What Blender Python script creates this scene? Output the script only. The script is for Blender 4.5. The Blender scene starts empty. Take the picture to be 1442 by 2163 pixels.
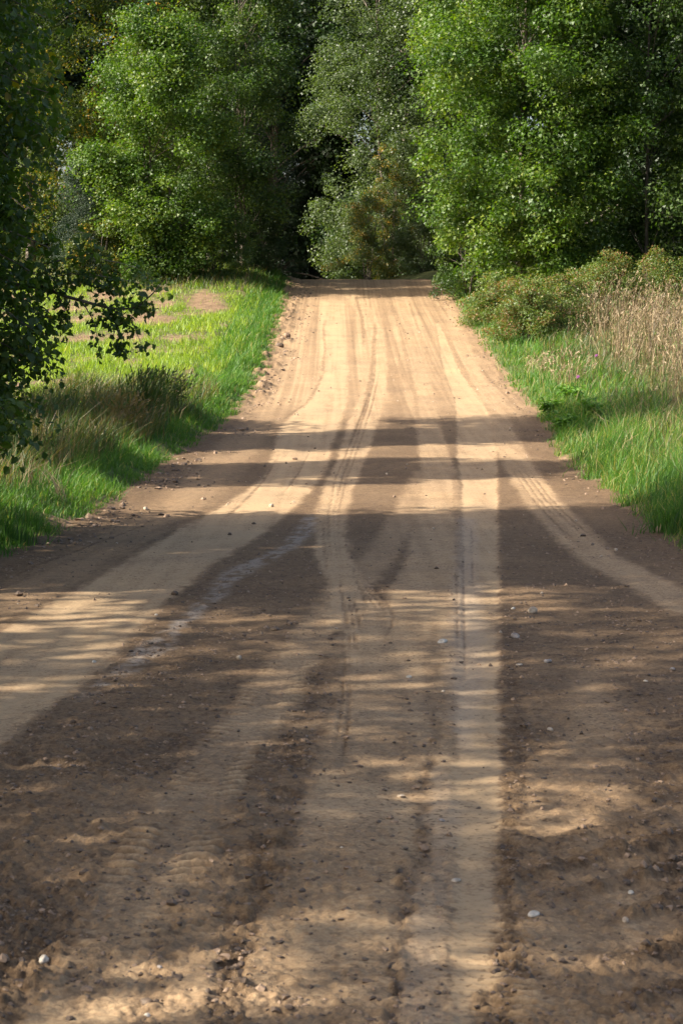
import bpy, math, random
import numpy as np
from mathutils import Vector
R = math.radians
scene = bpy.context.scene
COL = scene.collection

# ------------------------------------------------------------------ camera
FOC = 4000.0                      # focal length in pixels of a 2163 px high frame
EYE = 1.6
PITCH = math.atan(481.5 / FOC)
cam_data = bpy.data.cameras.new('camera')
cam_data.sensor_fit = 'VERTICAL'
cam_data.sensor_height = 36.0
cam_data.lens = 36.0 * FOC / 2163.0
cam_data.clip_start = 0.1
cam_data.clip_end = 3000.0
cam_data.dof.use_dof = True
cam_data.dof.focus_distance = 19.0
cam_data.dof.aperture_fstop = 14.0
cam = bpy.data.objects.new('camera', cam_data)
cam.location = (0, 0, EYE)
cam.rotation_euler = (R(90) - PITCH, 0, 0)
COL.objects.link(cam)
scene.camera = cam

# ------------------------------------------------------------------ light
SUN_EL = 37.0
SUN_TRAVEL = (1.0, 0.28)          # horizontal direction the light travels in
world = bpy.data.worlds.new('World')
scene.world = world
world.use_nodes = True
wn = world.node_tree
for n in list(wn.nodes):
    wn.nodes.remove(n)
wo = wn.nodes.new('ShaderNodeOutputWorld')
wb = wn.nodes.new('ShaderNodeBackground')
ws = wn.nodes.new('ShaderNodeTexSky')
ws.sky_type = 'NISHITA'
ws.sun_disc = False
ws.sun_elevation = R(SUN_EL)
ws.dust_density = 4.0
ws.air_density = 0.9
ws.ozone_density = 0.3
wb.inputs['Strength'].default_value = 0.11
wn.links.new(ws.outputs[0], wb.inputs[0])
wn.links.new(wb.outputs[0], wo.inputs[0])

sd = bpy.data.lights.new('sun', 'SUN')
sd.energy = 5.0
sd.angle = R(0.53)
sd.color = (1.0, 0.925, 0.80)
sun = bpy.data.objects.new('sun', sd)
tv = Vector((SUN_TRAVEL[0], SUN_TRAVEL[1], 0)).normalized()
tv = Vector((tv.x * math.cos(R(SUN_EL)), tv.y * math.cos(R(SUN_EL)), -math.sin(R(SUN_EL))))
sun.rotation_euler = tv.to_track_quat('-Z', 'Y').to_euler()
COL.objects.link(sun)
# sky rotation 0 = sun towards +Y; it grows clockwise seen from above
ws.sun_rotation = math.atan2(-tv.x, -tv.y) % (2 * math.pi)

scene.view_settings.view_transform = 'Standard'
scene.view_settings.look = 'None'
scene.view_settings.gamma = 1.0
scene.view_settings.use_curve_mapping = False
scene.view_settings.exposure = 1.35
scene.cycles.max_bounces = 6
scene.cycles.diffuse_bounces = 3
scene.cycles.glossy_bounces = 2
scene.cycles.transmission_bounces = 4
scene.cycles.use_denoising = True

# ------------------------------------------------------------------ helpers
def hash01(ix, iy, seed):
    h = (ix.astype(np.int64) * 374761393 + iy.astype(np.int64) * 668265263 + seed * 974634777) & 0xFFFFFFFF
    h = ((h ^ (h >> 13)) * 1274126177) & 0xFFFFFFFF
    h = ((h ^ (h >> 16)) * 2246822519) & 0xFFFFFFFF
    return (h ^ (h >> 15)) / 4294967295.0

def pnoise(x, y, seed=0):
    x = np.asarray(x, float); y = np.asarray(y, float)
    xi = np.floor(x); yi = np.floor(y)
    fx = x - xi; fy = y - yi
    u = fx * fx * (3 - 2 * fx); v = fy * fy * (3 - 2 * fy)
    def g(dx, dy):
        a = hash01(xi + dx, yi + dy, seed) * 2 * np.pi
        return np.cos(a) * (fx - dx) + np.sin(a) * (fy - dy)
    n00 = g(0, 0); n10 = g(1, 0); n01 = g(0, 1); n11 = g(1, 1)
    return ((n00 * (1 - u) + n10 * u) * (1 - v) + (n01 * (1 - u) + n11 * u) * v) * 1.5

def fbm(x, y, seed=0, octv=3):
    s = 0; a = 1.0; t = 0
    for k in range(octv):
        s = s + a * pnoise(x * 2 ** k, y * 2 ** k, seed + k * 17); t += a; a *= 0.5
    return s / t

def sstep(a, b, x):
    t = np.clip((x - a) / (b - a), 0, 1)
    return t * t * (3 - 2 * t)

def mesh_np(name, verts, loops, starts, mats, attrs=None, mat_index=None, smooth=False):
    """verts (N,3), loops flat vertex indices, starts face loop starts"""
    me = bpy.data.meshes.new(name)
    nv = len(verts); nf = len(starts)
    me.vertices.add(nv)
    me.vertices.foreach_set('co', np.asarray(verts, np.float32).ravel())
    me.loops.add(len(loops))
    me.loops.foreach_set('vertex_index', np.asarray(loops, np.int32))
    me.polygons.add(nf)
    me.polygons.foreach_set('loop_start', np.asarray(starts, np.int32))
    for m in (mats if isinstance(mats, (list, tuple)) else [mats]):
        me.materials.append(m)
    if mat_index is not None:
        me.polygons.foreach_set('material_index', np.asarray(mat_index, np.int32))
    me.update(calc_edges=True)
    if attrs:
        for k, a in attrs.items():
            at = me.attributes.new(k, 'FLOAT', 'POINT')
            at.data.foreach_set('value', np.asarray(a, np.float32))
    me.polygons.foreach_set('use_smooth', np.full(nf, smooth))
    me.update()
    return me

def link(name, me, parent=None, loc=None):
    o = bpy.data.objects.new(name, me)
    COL.objects.link(o)
    if parent is not None:
        o.parent = parent
    if loc is not None:
        o.location = loc
    return o

def tag(o, label=None, cat=None, group=None, kind=None):
    if label: o['label'] = label
    if cat: o['category'] = cat
    if group: o['group'] = group
    if kind: o['kind'] = kind
    return o

# ------------------------------------------------------------------ materials
def new_mat(name):
    m = bpy.data.materials.new(name); m.use_nodes = True
    nt = m.node_tree
    for n in list(nt.nodes): nt.nodes.remove(n)
    out = nt.nodes.new('ShaderNodeOutputMaterial')
    return m, nt, out

def ramp(nt, fac, stops, interp='LINEAR'):
    r = nt.nodes.new('ShaderNodeValToRGB')
    cr = r.color_ramp; cr.interpolation = interp
    while len(cr.elements) < len(stops): cr.elements.new(0.5)
    for e, (p, c) in zip(cr.elements, stops):
        e.position = p; e.color = (c[0], c[1], c[2], 1)
    nt.links.new(fac, r.inputs[0])
    return r.outputs[0]

def attr(nt, name):
    a = nt.nodes.new('ShaderNodeAttribute'); a.attribute_name = name
    return a.outputs['Fac']

def leaf_mat(name, stops, rough=0.52, trans=0.35, tgain=(1.5, 1.7, 0.4), spec=0.5):
    m, nt, out = new_mat(name)
    c = ramp(nt, attr(nt, 'tint'), stops)
    p = nt.nodes.new('ShaderNodeBsdfPrincipled')
    nt.links.new(c, p.inputs['Base Color'])
    p.inputs['Roughness'].default_value = rough
    p.inputs['Specular IOR Level'].default_value = spec
    t = nt.nodes.new('ShaderNodeBsdfTranslucent')
    mx = nt.nodes.new('ShaderNodeMix'); mx.data_type = 'RGBA'; mx.blend_type = 'MULTIPLY'
    mx.inputs['Factor'].default_value = 1.0
    nt.links.new(c, mx.inputs['A']); mx.inputs['B'].default_value = (*tgain, 1)
    mx.clamp_result = False
    nt.links.new(mx.outputs['Result'], t.inputs[0])
    s = nt.nodes.new('ShaderNodeMixShader'); s.inputs[0].default_value = trans
    nt.links.new(p.outputs[0], s.inputs[1]); nt.links.new(t.outputs[0], s.inputs[2])
    nt.links.new(s.outputs[0], out.inputs[0])
    return m

def mul(c, k): return tuple(v * k for v in c)
G = lambda a, b, c: [(0.0, a), (0.5, b), (1.0, c)]
M = {}
M['lime'] = leaf_mat('bright_green_leaf', [(0, (.022, .055, .008)), (.35, (.05, .105, .012)), (.7, (.095, .155, .016)), (1, (.18, .21, .022))])
M['mid'] = leaf_mat('mid_green_leaf', [(0, (.018, .045, .010)), (.4, (.04, .08, .016)), (.75, (.075, .12, .022)), (1, (.13, .165, .03))])
M['grey'] = leaf_mat('grey_green_leaf', G((.04, .07, .028), (.08, .115, .046), (.15, .19, .085)), rough=.46)
M['dark'] = leaf_mat('dark_green_leaf', G((.016, .036, .012), (.025, .052, .015), (.042, .075, .02)), trans=.25)
M['birch'] = leaf_mat('birch_leaf', [(0, (.045, .075, .012)), (.5, (.08, .115, .016)), (.78, (.12, .15, .02)), (.84, (.40, .28, .02)), (1, (.5, .22, .015))])
M['autumn'] = leaf_mat('autumn_leaf', [(0, (.05, .08, .03)), (.5, (.10, .135, .045)), (.72, (.15, .165, .045)), (.80, (.36, .25, .03)), (.92, (.38, .19, .03)), (1, (.28, .11, .03))])
M['near'] = leaf_mat('aspen_leaf', [(0, (.032, .065, .014)), (.6, (.055, .10, .02)), (.93, (.10, .15, .02)), (1, (.32, .22, .02))], rough=.5, trans=.45)
M['bramble'] = leaf_mat('bramble_leaf', [(0, (.05, .085, .02)), (.5, (.10, .15, .03)), (.68, (.16, .17, .045)), (.76, (.22, .12, .045)), (1, (.16, .075, .035))])
M['conifer'] = leaf_mat('spruce_needle', G((.012, .028, .014), (.018, .04, .018), (.03, .055, .022)), trans=.1, rough=.6)
M['grass'] = leaf_mat('verge_grass_blade', [(0, (.03, .085, .012)), (.5, (.065, .165, .018)), (.85, (.12, .24, .024)), (.92, (.24, .25, .05)), (1, (.36, .29, .13))], trans=.42, tgain=(1.5, 1.5, .6))
M['field'] = leaf_mat('field_grass_blade', [(0, (.11, .20, .018)), (.5, (.20, .30, .025)), (.9, (.30, .38, .04)), (1, (.42, .38, .13))], trans=.45, tgain=(1.5, 1.45, .5))
M['weed'] = leaf_mat('dark_weed_blade', [(0, (.03, .065, .013)), (.4, (.055, .10, .02)), (.55, (.11, .085, .035)), (1, (.24, .165, .08))], trans=.35)
M['straw'] = leaf_mat('dry_straw', [(0, (.08, .06, .032)), (.45, (.21, .15, .08)), (.80, (.40, .30, .18)), (.84, (.12, .16, .04)), (1, (.10, .15, .04))], trans=.25, tgain=(1.1, 1.0, .8), rough=.55)
M['flower'] = leaf_mat('purple_petal', G((.25, .05, .25), (.35, .08, .33), (.4, .12, .4)), trans=.3, tgain=(1, 1, 1))

def bark_mat(name, a, b, scale=6):
    m, nt, out = new_mat(name)
    tc = nt.nodes.new('ShaderNodeTexCoord'); mp = nt.nodes.new('ShaderNodeMapping')
    mp.inputs['Scale'].default_value = (1, 1, .25)
    nz = nt.nodes.new('ShaderNodeTexNoise'); nz.inputs['Scale'].default_value = scale; nz.inputs['Detail'].default_value = 6
    nt.links.new(tc.outputs['Object'], mp.inputs[0]); nt.links.new(mp.outputs[0], nz.inputs['Vector'])
    c = ramp(nt, nz.outputs[0], [(.35, a), (.65, b)])
    p = nt.nodes.new('ShaderNodeBsdfPrincipled'); p.inputs['Roughness'].default_value = .85
    bp = nt.nodes.new('ShaderNodeBump'); bp.inputs['Strength'].default_value = .6; bp.inputs['Distance'].default_value = .02
    nt.links.new(nz.outputs[0], bp.inputs['Height']); nt.links.new(bp.outputs[0], p.inputs['Normal'])
    nt.links.new(c, p.inputs['Base Color']); nt.links.new(p.outputs[0], out.inputs[0])
    return m
M['bark'] = bark_mat('grey_brown_bark', (.06, .045, .035), (.17, .14, .11))
M['bark_pale'] = bark_mat('pale_bark', (.10, .085, .07), (.36, .33, .28))

def soil_mat():
    m, nt, out = new_mat('dirt_road_soil')
    L = nt.links.new
    dry = attr(nt, 'dry'); grey = attr(nt, 'crust'); shade = attr(nt, 'fleck')
    tc = nt.nodes.new('ShaderNodeTexCoord')
    def noise(scale, det, rough=.6, stretch=None):
        n = nt.nodes.new('ShaderNodeTexNoise'); n.inputs['Scale'].default_value = scale
        n.inputs['Detail'].default_value = det; n.inputs['Roughness'].default_value = rough
        if stretch:
            mp = nt.nodes.new('ShaderNodeMapping'); mp.inputs['Scale'].default_value = stretch
            L(tc.outputs['Object'], mp.inputs[0]); L(mp.outputs[0], n.inputs['Vector'])
        else:
            L(tc.outputs['Object'], n.inputs['Vector'])
        return n.outputs[0]
    def math_(op, a, b, clamp=False):
        n = nt.nodes.new('ShaderNodeMath'); n.operation = op; n.use_clamp = clamp
        for i, v in enumerate((a, b)):
            if isinstance(v, (int, float)): n.inputs[i].default_value = v
            else: L(v, n.inputs[i])
        return n.outputs[0]
    def mixc(f, a, b):
        n = nt.nodes.new('ShaderNodeMix'); n.data_type = 'RGBA'
        L(f, n.inputs['Factor'])
        for k, v in (('A', a), ('B', b)):
            if isinstance(v, tuple): n.inputs[k].default_value = (*v, 1)
            else: L(v, n.inputs[k])
        return n.outputs['Result']
    big = noise(1.3, 4); fine = noise(55, 5, .7); mid = noise(9, 4)
    d = math_('ADD', dry, math_('MULTIPLY', math_('SUBTRACT', fine, .5), 1.7))
    d = math_('ADD', d, math_('MULTIPLY', math_('SUBTRACT', noise(22, 4, .7), .5), .7))
    d = math_('ADD', d, math_('MULTIPLY', math_('SUBTRACT', mid, .5), .45), True)
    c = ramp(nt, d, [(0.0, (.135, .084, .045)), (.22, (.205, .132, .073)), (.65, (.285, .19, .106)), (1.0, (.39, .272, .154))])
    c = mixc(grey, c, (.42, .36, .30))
    # dark flecks: pressed-in crumbs, plus the shade of small pits put into the colour
    spk = ramp(nt, noise(38, 3, .5), [(.57, (0, 0, 0)), (.66, (1, 1, 1))])
    spk2 = ramp(nt, noise(15, 5, .7), [(.53, (0, 0, 0)), (.62, (1, 1, 1))])
    rgh = math_('SUBTRACT', 1.05, dry, True)
    f2 = math_('ADD', math_('MULTIPLY', spk, shade), math_('MULTIPLY', math_('MULTIPLY', spk2, rgh), .75), True)
    c = mixc(f2, c, (.09, .056, .032))
    bgm = ramp(nt, big, [(.3, (.88, .88, .90)), (.7, (1.08, 1.06, 1.02))])
    mm = nt.nodes.new('ShaderNodeMix'); mm.data_type = 'RGBA'; mm.blend_type = 'MULTIPLY'; mm.inputs['Factor'].default_value = 1
    L(c, mm.inputs['A']); L(bgm, mm.inputs['B'])
    p = nt.nodes.new('ShaderNodeBsdfPrincipled')
    p.inputs['Roughness'].default_value = .88; p.inputs['Specular IOR Level'].default_value = .25
    L(mm.outputs['Result'], p.inputs['Base Color'])
    b1 = nt.nodes.new('ShaderNodeBump'); b1.inputs['Distance'].default_value = .03
    L(math_('ADD', math_('MULTIPLY', math_('SUBTRACT', 1.0, dry, True), .85), .12), b1.inputs['Strength'])
    L(math_('ADD', noise(42, 6, .75), math_('MULTIPLY', noise(120, 3), .4)), b1.inputs['Height'])
    L(b1.outputs[0], p.inputs['Normal'])
    L(p.outputs[0], out.inputs[0])
    return m
M['soil'] = soil_mat()

def ground_mat():
    m, nt, out = new_mat('field_ground')
    L = nt.links.new
    tc = nt.nodes.new('ShaderNodeTexCoord')
    n1 = nt.nodes.new('ShaderNodeTexNoise'); n1.inputs['Scale'].default_value = 3.0; n1.inputs['Detail'].default_value = 8; n1.inputs['Roughness'].default_value = .7
    L(tc.outputs['Object'], n1.inputs['Vector'])
    soil = ramp(nt, n1.outputs[0], [(.3, (.11, .07, .04)), (.7, (.27, .18, .105))])
    green = ramp(nt, n1.outputs[0], [(.3, (.035, .06, .015)), (.7, (.09, .12, .03))])
    mx = nt.nodes.new('ShaderNodeMix'); mx.data_type = 'RGBA'
    L(attr(nt, 'green'), mx.inputs['Factor']); L(soil, mx.inputs['A']); L(green, mx.inputs['B'])
    p = nt.nodes.new('ShaderNodeBsdfPrincipled'); p.inputs['Roughness'].default_value = .9; p.inputs['Specular IOR Level'].default_value = .2
    L(mx.outputs['Result'], p.inputs['Base Color'])
    n2 = nt.nodes.new('ShaderNodeTexNoise'); n2.inputs['Scale'].default_value = 14; n2.inputs['Detail'].default_value = 6
    L(tc.outputs['Object'], n2.inputs['Vector'])
    bp = nt.nodes.new('ShaderNodeBump'); bp.inputs['Strength'].default_value = 1; bp.inputs['Distance'].default_value = .06
    L(n2.outputs[0], bp.inputs['Height']); L(bp.outputs[0], p.inputs['Normal'])
    L(p.outputs[0], out.inputs[0])
    return m
M['ground'] = ground_mat()

def stone_mat(name, a, b):
    m, nt, out = new_mat(name)
    tc = nt.nodes.new('ShaderNodeTexCoord')
    n1 = nt.nodes.new('ShaderNodeTexNoise'); n1.inputs['Scale'].default_value = 60; n1.inputs['Detail'].default_value = 6
    nt.links.new(tc.outputs['Object'], n1.inputs['Vector'])
    c = ramp(nt, n1.outputs[0], [(.35, a), (.65, b)])
    p = nt.nodes.new('ShaderNodeBsdfPrincipled'); p.inputs['Roughness'].default_value = .7
    bp = nt.nodes.new('ShaderNodeBump'); bp.inputs['Strength'].default_value = .5; bp.inputs['Distance'].default_value = .003
    nt.links.new(n1.outputs[0], bp.inputs['Height']); nt.links.new(bp.outputs[0], p.inputs['Normal'])
    nt.links.new(c, p.inputs['Base Color']); nt.links.new(p.outputs[0], out.inputs[0])
    return m
M['stone_white'] = stone_mat('white_stone', (.36, .31, .24), (.56, .50, .41))
M['stone_tan'] = stone_mat('tan_stone', (.30, .23, .16), (.48, .39, .29))
M['stone_grey'] = stone_mat('grey_stone', (.17, .14, .12), (.34, .30, .27))
M['clod'] = stone_mat('damp_soil_clod', (.06, .04, .026), (.14, .092, .058))
M['clod_dry'] = stone_mat('dry_soil_clod', (.17, .11, .07), (.30, .20, .125))

# ------------------------------------------------------------------ terrain heights
PY = np.array([-60, -10, 0, 4.3, 6.7, 8.8, 12.2, 15.3, 16.4, 19.3, 22.6, 25.7, 30.0, 34.8, 39.6, 46.0, 51.1, 56.8, 65.4, 71.5, 76.1, 79, 84, 92, 110, 140, 400, 2000])
PZ = np.array([.2, .1, 0, -.15, -.28, -.40, -.55, -.68, -.72, -.82, -.92, -.97, -1.02, -.93, -.85, -.66, -.30, .20, .80, 1.36, 1.78, 1.80, 1.45, .7, -.4, -1.2, -2, -6])
_yy = np.arange(-60, 400, .25)
_zz = np.interp(_yy, PY, PZ)
_k = np.exp(-.5 * (np.arange(-12, 13) * .25 / 1.1) ** 2); _k /= _k.sum()
_zz = np.convolve(np.pad(_zz, 12, mode='edge'), _k, mode='valid')
def zroad(Y):
    Y = np.asarray(Y, float)
    return np.where(Y > 395, np.interp(Y, PY, PZ), np.interp(Y, _yy, _zz))
EY = np.array([-60, 0, 10, 16.4, 19.3, 22.6, 25.7, 30, 34.8, 39.6, 46, 51.1, 56.8, 65.4, 76.1, 79, 82, 86, 90, 100, 115, 140, 300])
EL = np.array([-2.9, -2.9, -2.9, -2.82, -2.73, -2.56, -2.55, -2.42, -2.1, -1.94, -1.91, -1.86, -1.85, -1.84, -1.95, -2.7, -4.2, -6.6, -9.5, -18, -32, -60, -240])
ER = EL + 5.8
def XL(Y): return np.interp(Y, EY, EL)
def XR(Y): return np.interp(Y, EY, ER)

def ground_z(X, Y):
    """terrain height beside (and below) the road"""
    X = np.asarray(X, float); Y = np.asarray(Y, float)
    l = XL(Y) - X; r = X - XR(Y)
    l = l + .22 * pnoise(Y * .9, Y * 0 + 3.3, 5) + .10 * pnoise(Y * 3.1, Y * 0 + 1.3, 6)
    r = r + .22 * pnoise(Y * .8, Y * 0 + 7.3, 7) + .10 * pnoise(Y * 2.9, Y * 0 + 4.3, 8)
    z = zroad(Y)
    rough = .05 * fbm(X * .7, Y * .7, 11, 3)
    bl = .16 * sstep(0, .6, l) + .42 * sstep(58, 74, Y) * sstep(.3, 2.0, l) * sstep(92, 80, Y) + .10 * sstep(.4, 2.5, l)
    br = .14 * sstep(0, .6, r) + .28 * sstep(.8, 3.5, r) + .25 * sstep(64, 76, Y) * sstep(0, 1.5, r)
    inside = np.clip(np.minimum(-l, -r) * .5, 0, .12)
    z = z + bl + br + rough * sstep(0, 1, np.maximum(l, r)) - inside - .005
    # field falls and rolls gently away from the road
    z = z + .10 * pnoise(X * .15, Y * .12, 21) * sstep(3, 8, np.maximum(l, r))
    far = sstep(30, 160, np.abs(X))
    return z * (1 - far) + far * (.3 + .5 * pnoise(X * .01, Y * .01, 31))

# pixel of the photograph -> point on the road surface
_ty = np.linspace(2.5, 78, 6000)
_tz = zroad(_ty)
_dep = _ty * math.cos(PITCH) - (_tz - EYE) * math.sin(PITCH)
_up = _ty * math.sin(PITCH) + (_tz - EYE) * math.cos(PITCH)
_ts = 1081.5 - FOC * _up / _dep
_tm = np.minimum.accumulate(_ts)
def Yof(py): return float(np.interp(-py, -_tm, _ty))
def depth_of(Y): return np.interp(Y, _ty, _dep)
def gp(px, py):
    Y = Yof(py)
    return (px - 721) / FOC * depth_of(Y), Y
def at(px, py, Y):
    """world point seen at pixel px,py when it stands Y metres ahead"""
    up = -(py - 1081.5) / FOC
    D = Y / (math.cos(PITCH) + up * math.sin(PITCH))
    return np.array([(px - 721) / FOC * D, Y, EYE - D * math.sin(PITCH) + up * D * math.cos(PITCH)])
def project(P):
    P = np.atleast_2d(P)
    d = P[:, 1] * math.cos(PITCH) - (P[:, 2] - EYE) * math.sin(PITCH)
    u = P[:, 1] * math.sin(PITCH) + (P[:, 2] - EYE) * math.cos(PITCH)
    d = np.maximum(d, .01)
    return 721 + FOC * P[:, 0] / d, 1081.5 - FOC * u / d, d

# ------------------------------------------------------------------ ground sheet
def build_ground():
    ys = np.concatenate([np.array([-1200, -400, -120, -40, -15, -5, 0, 4, 8]), np.arange(10, 40, .16), np.arange(40, 82, .3),
                         np.arange(82, 140, 2), np.array([150, 180, 230, 320, 500, 900, 1600])])
    xs = np.concatenate([np.array([-1500, -700, -300, -150, -80, -50, -35]), np.arange(-28, -9, .8), np.arange(-9, -1.2, .13), np.arange(-1.2, 2.2, .5),
                         np.arange(2.2, 9, .13), np.arange(9, 26, .8), np.array([30, 45, 80, 150, 300, 700, 1500])])
    X, Y = np.meshgrid(xs, ys)
    x = X.ravel(); y = Y.ravel()
    z = ground_z(x, y)
    green = field_green(x, y)
    z = z + .05 * (1 - green) * fbm(x * 3, y * 3, 77, 3) * sstep(20, 30, y)
    n, m = X.shape
    i = np.arange(n - 1)[:, None] * m + np.arange(m - 1)[None, :]
    i = i.ravel()
    q = np.stack([i, i + 1, i + m + 1, i + m], 1).ravel()
    me = mesh_np('ground', np.stack([x, y, z], 1), q, np.arange(0, len(q), 4), M['ground'], {'green': green}, smooth=True)
    tag(link('ground', me), 'grassy verges and patchy green and brown field beside the dirt road', None, None, 'structure')

def field_green(X, Y):
    """0 bare soil .. 1 green cover"""
    l = XL(Y) - X; r = X - XR(Y)
    base = fbm(X * .8 + 3, Y * .35, 41, 4) * 1.9 + .62 + .35 * pnoise(X * .12, Y * .05, 43)
    base = base + .5 * sstep(2.2, 1.0, l)
    # bare strip high in the field below the trees
    base = base - .50 * np.exp(-((X + 5.7) / 1.3) ** 2 - ((Y - 62) / 8) ** 2)
    g = np.clip(base, 0, 1)
    g = np.where(r > 0, .9, g)
    g = np.where((l < .15) & (r < .15), 0.0, g)
    g = np.where(Y > 76, .8, g)
    g = np.where((Y < 34) & (l > .15), np.maximum(g, .8), g)
    return g
build_ground()

# ------------------------------------------------------------------ dirt road
def trk(pts):
    """(px, py, half width px) -> arrays over distance"""
    a = []
    for (px, py, hw) in pts:
        x, Y = gp(px, py); a.append((Y, x, hw / FOC * depth_of(Y)))
    a.sort()
    return np.array(a)
PALE = [  # compacted pale wheel tracks: points, strength, softness (m)
    ([(700, 640, 26), (700, 700, 26), (705, 780, 30), (690, 850, 42), (655, 900, 62), (640, 940, 60), (625, 1000, 60), (560, 1060, 75), (470, 1120, 95), (340, 1200, 100), (190, 1300, 130), (60, 1400, 170), (-95, 1500, 185), (-190, 1590, 180), (-400, 1750, 200), (-700, 2163, 200)], .95, .05),
    ([(655, 700, 14), (640, 800, 20), (600, 860, 28), (520, 920, 45), (440, 1010, 55), (380, 1070, 55), (240, 1150, 60), (60, 1250, 80), (-100, 1330, 80)], .45, .15),
    ([(735, 610, 16), (770, 660, 18), (792, 700, 17), (800, 760, 17), (795, 810, 22), (778, 860, 30), (758, 920, 32), (738, 980, 30), (715, 1030, 33), (700, 1080, 33), (695, 1130, 33), (705, 1180, 38), (735, 1230, 44), (752, 1300, 62), (745, 1400, 60)], .85, .03),
    ([(895, 1000, 24), (868, 1060, 28), (838, 1120, 32), (795, 1180, 38), (750, 1230, 45), (700, 1300, 46), (640, 1370, 50), (590, 1440, 60), (540, 1520, 64), (470, 1600, 66), (410, 1700, 78), (350, 1800, 90), (290, 1900, 96), (240, 2000, 100), (190, 2100, 110), (170, 2163, 120)], .62, .05),
    ([(840, 615, 12), (862, 680, 15), (880, 750, 16), (893, 820, 20), (900, 880, 24), (912, 940, 30), (928, 1000, 38), (930, 1060, 44), (930, 1120, 60), (925, 1180, 68), (905, 1240, 78), (890, 1300, 90), (885, 1360, 110), (880, 1450, 130)], .76, .04),
    ([(925, 690, 5), (945, 760, 14), (985, 840, 27), (1000, 890, 36), (1005, 950, 42), (1010, 1000, 40), (1012, 1060, 38), (1014, 1120, 38), (1014, 1200, 38), (1014, 1300, 40), (1012, 1450, 46), (1010, 1600, 50), (1008, 2163, 50)], .92, .02),
    ([(955, 650, 14), (975, 720, 16), (1000, 780, 16), (1020, 830, 20), (1045, 880, 26), (1072, 940, 30), (1105, 1000, 34), (1145, 1060, 40), (1200, 1120, 44), (1270, 1180, 48), (1360, 1230, 55), (1480, 1290, 70)], .78, .05),
    ([(880, 1250, 30), (875, 1350, 110), (870, 1430, 170), (850, 1520, 210), (830, 1600, 225), (810, 1700, 240), (790, 1850, 255), (770, 2000, 265), (760, 2163, 270)], .60, .12),
    ([(400, 1640, 4), (385, 1780, 45), (400, 1950, 90), (400, 2060, 110), (390, 2163, 110)], .50, .10),
    ([(650, 615, 20), (645, 660, 22), (700, 640, 30), (900, 640, 30)], .0, .1),
    ([(1150, 1260, 70), (1160, 1340, 60), (1150, 1450, 50)], .22, .12),
    ([(1250, 1420, 5), (1250, 1520, 60), (1230, 1640, 110), (1180, 1750, 130), (1250, 1900, 170), (1250, 2050, 190), (1250, 2163, 200)], .50, .12),
]
DARKEN = [  # loose dark strips pressed between tracks
    ([(715, 1330, 10), (700, 1400, 26), (680, 1470, 34), (640, 1560, 50), (610, 1650, 52), (590, 1740, 45), (560, 1820, 40), (530, 1900, 30), (500, 2000, 34), (480, 2080, 38), (460, 2163, 42)], .75, .04),
    ([(1072, 1290, 10), (1075, 1400, 22), (1080, 1500, 26), (1085, 1650, 30), (1075, 1780, 18), (1066, 1880, 14), (1066, 1960, 28), (1062, 2030, 40), (1055, 2100, 44), (1050, 2163, 40)], .70, .03),
    ([(925, 1500, 8), (900, 1640, 14), (885, 1760, 16), (870, 1850, 24), (865, 1950, 16), (850, 2050, 10), (838, 2163, 14)], .62, .02),
    ([(920, 1320, 6), (915, 1400, 14), (905, 1500, 8)], .4, .03),
    ([(962, 1010, 8), (966, 1080, 9), (968, 1150, 8), (966, 1230, 4)], .45, .02),
    ([(752, 630, 3), (764, 670, 4), (768, 720, 3)], .6, .02),
    ([(792, 690, 3), (788, 760, 4), (778, 820, 5), (765, 880, 5), (740, 930, 4)], .6, .03),
    ([(822, 630, 3), (845, 700, 3), (862, 770, 4), (878, 840, 4), (884, 900, 4)], .35, .03),
    ([(865, 640, 2), (890, 720, 3), (930, 800, 3), (955, 860, 3)], .35, .03),
    ([(915, 640, 3), (945, 700, 3), (970, 760, 4), (1010, 830, 4)], .3, .03),
    ([(683, 690, 2), (686, 740, 3), (678, 800, 4), (650, 850, 4), (600, 885, 4)], .55, .03),
    ([(835, 780, 14), (838, 840, 18), (835, 900, 14)], .35, .08),
    ([(0, 1240, 14), (160, 1180, 10), (300, 1130, 8), (420, 1090, 6)], .45, .06),
]
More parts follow.
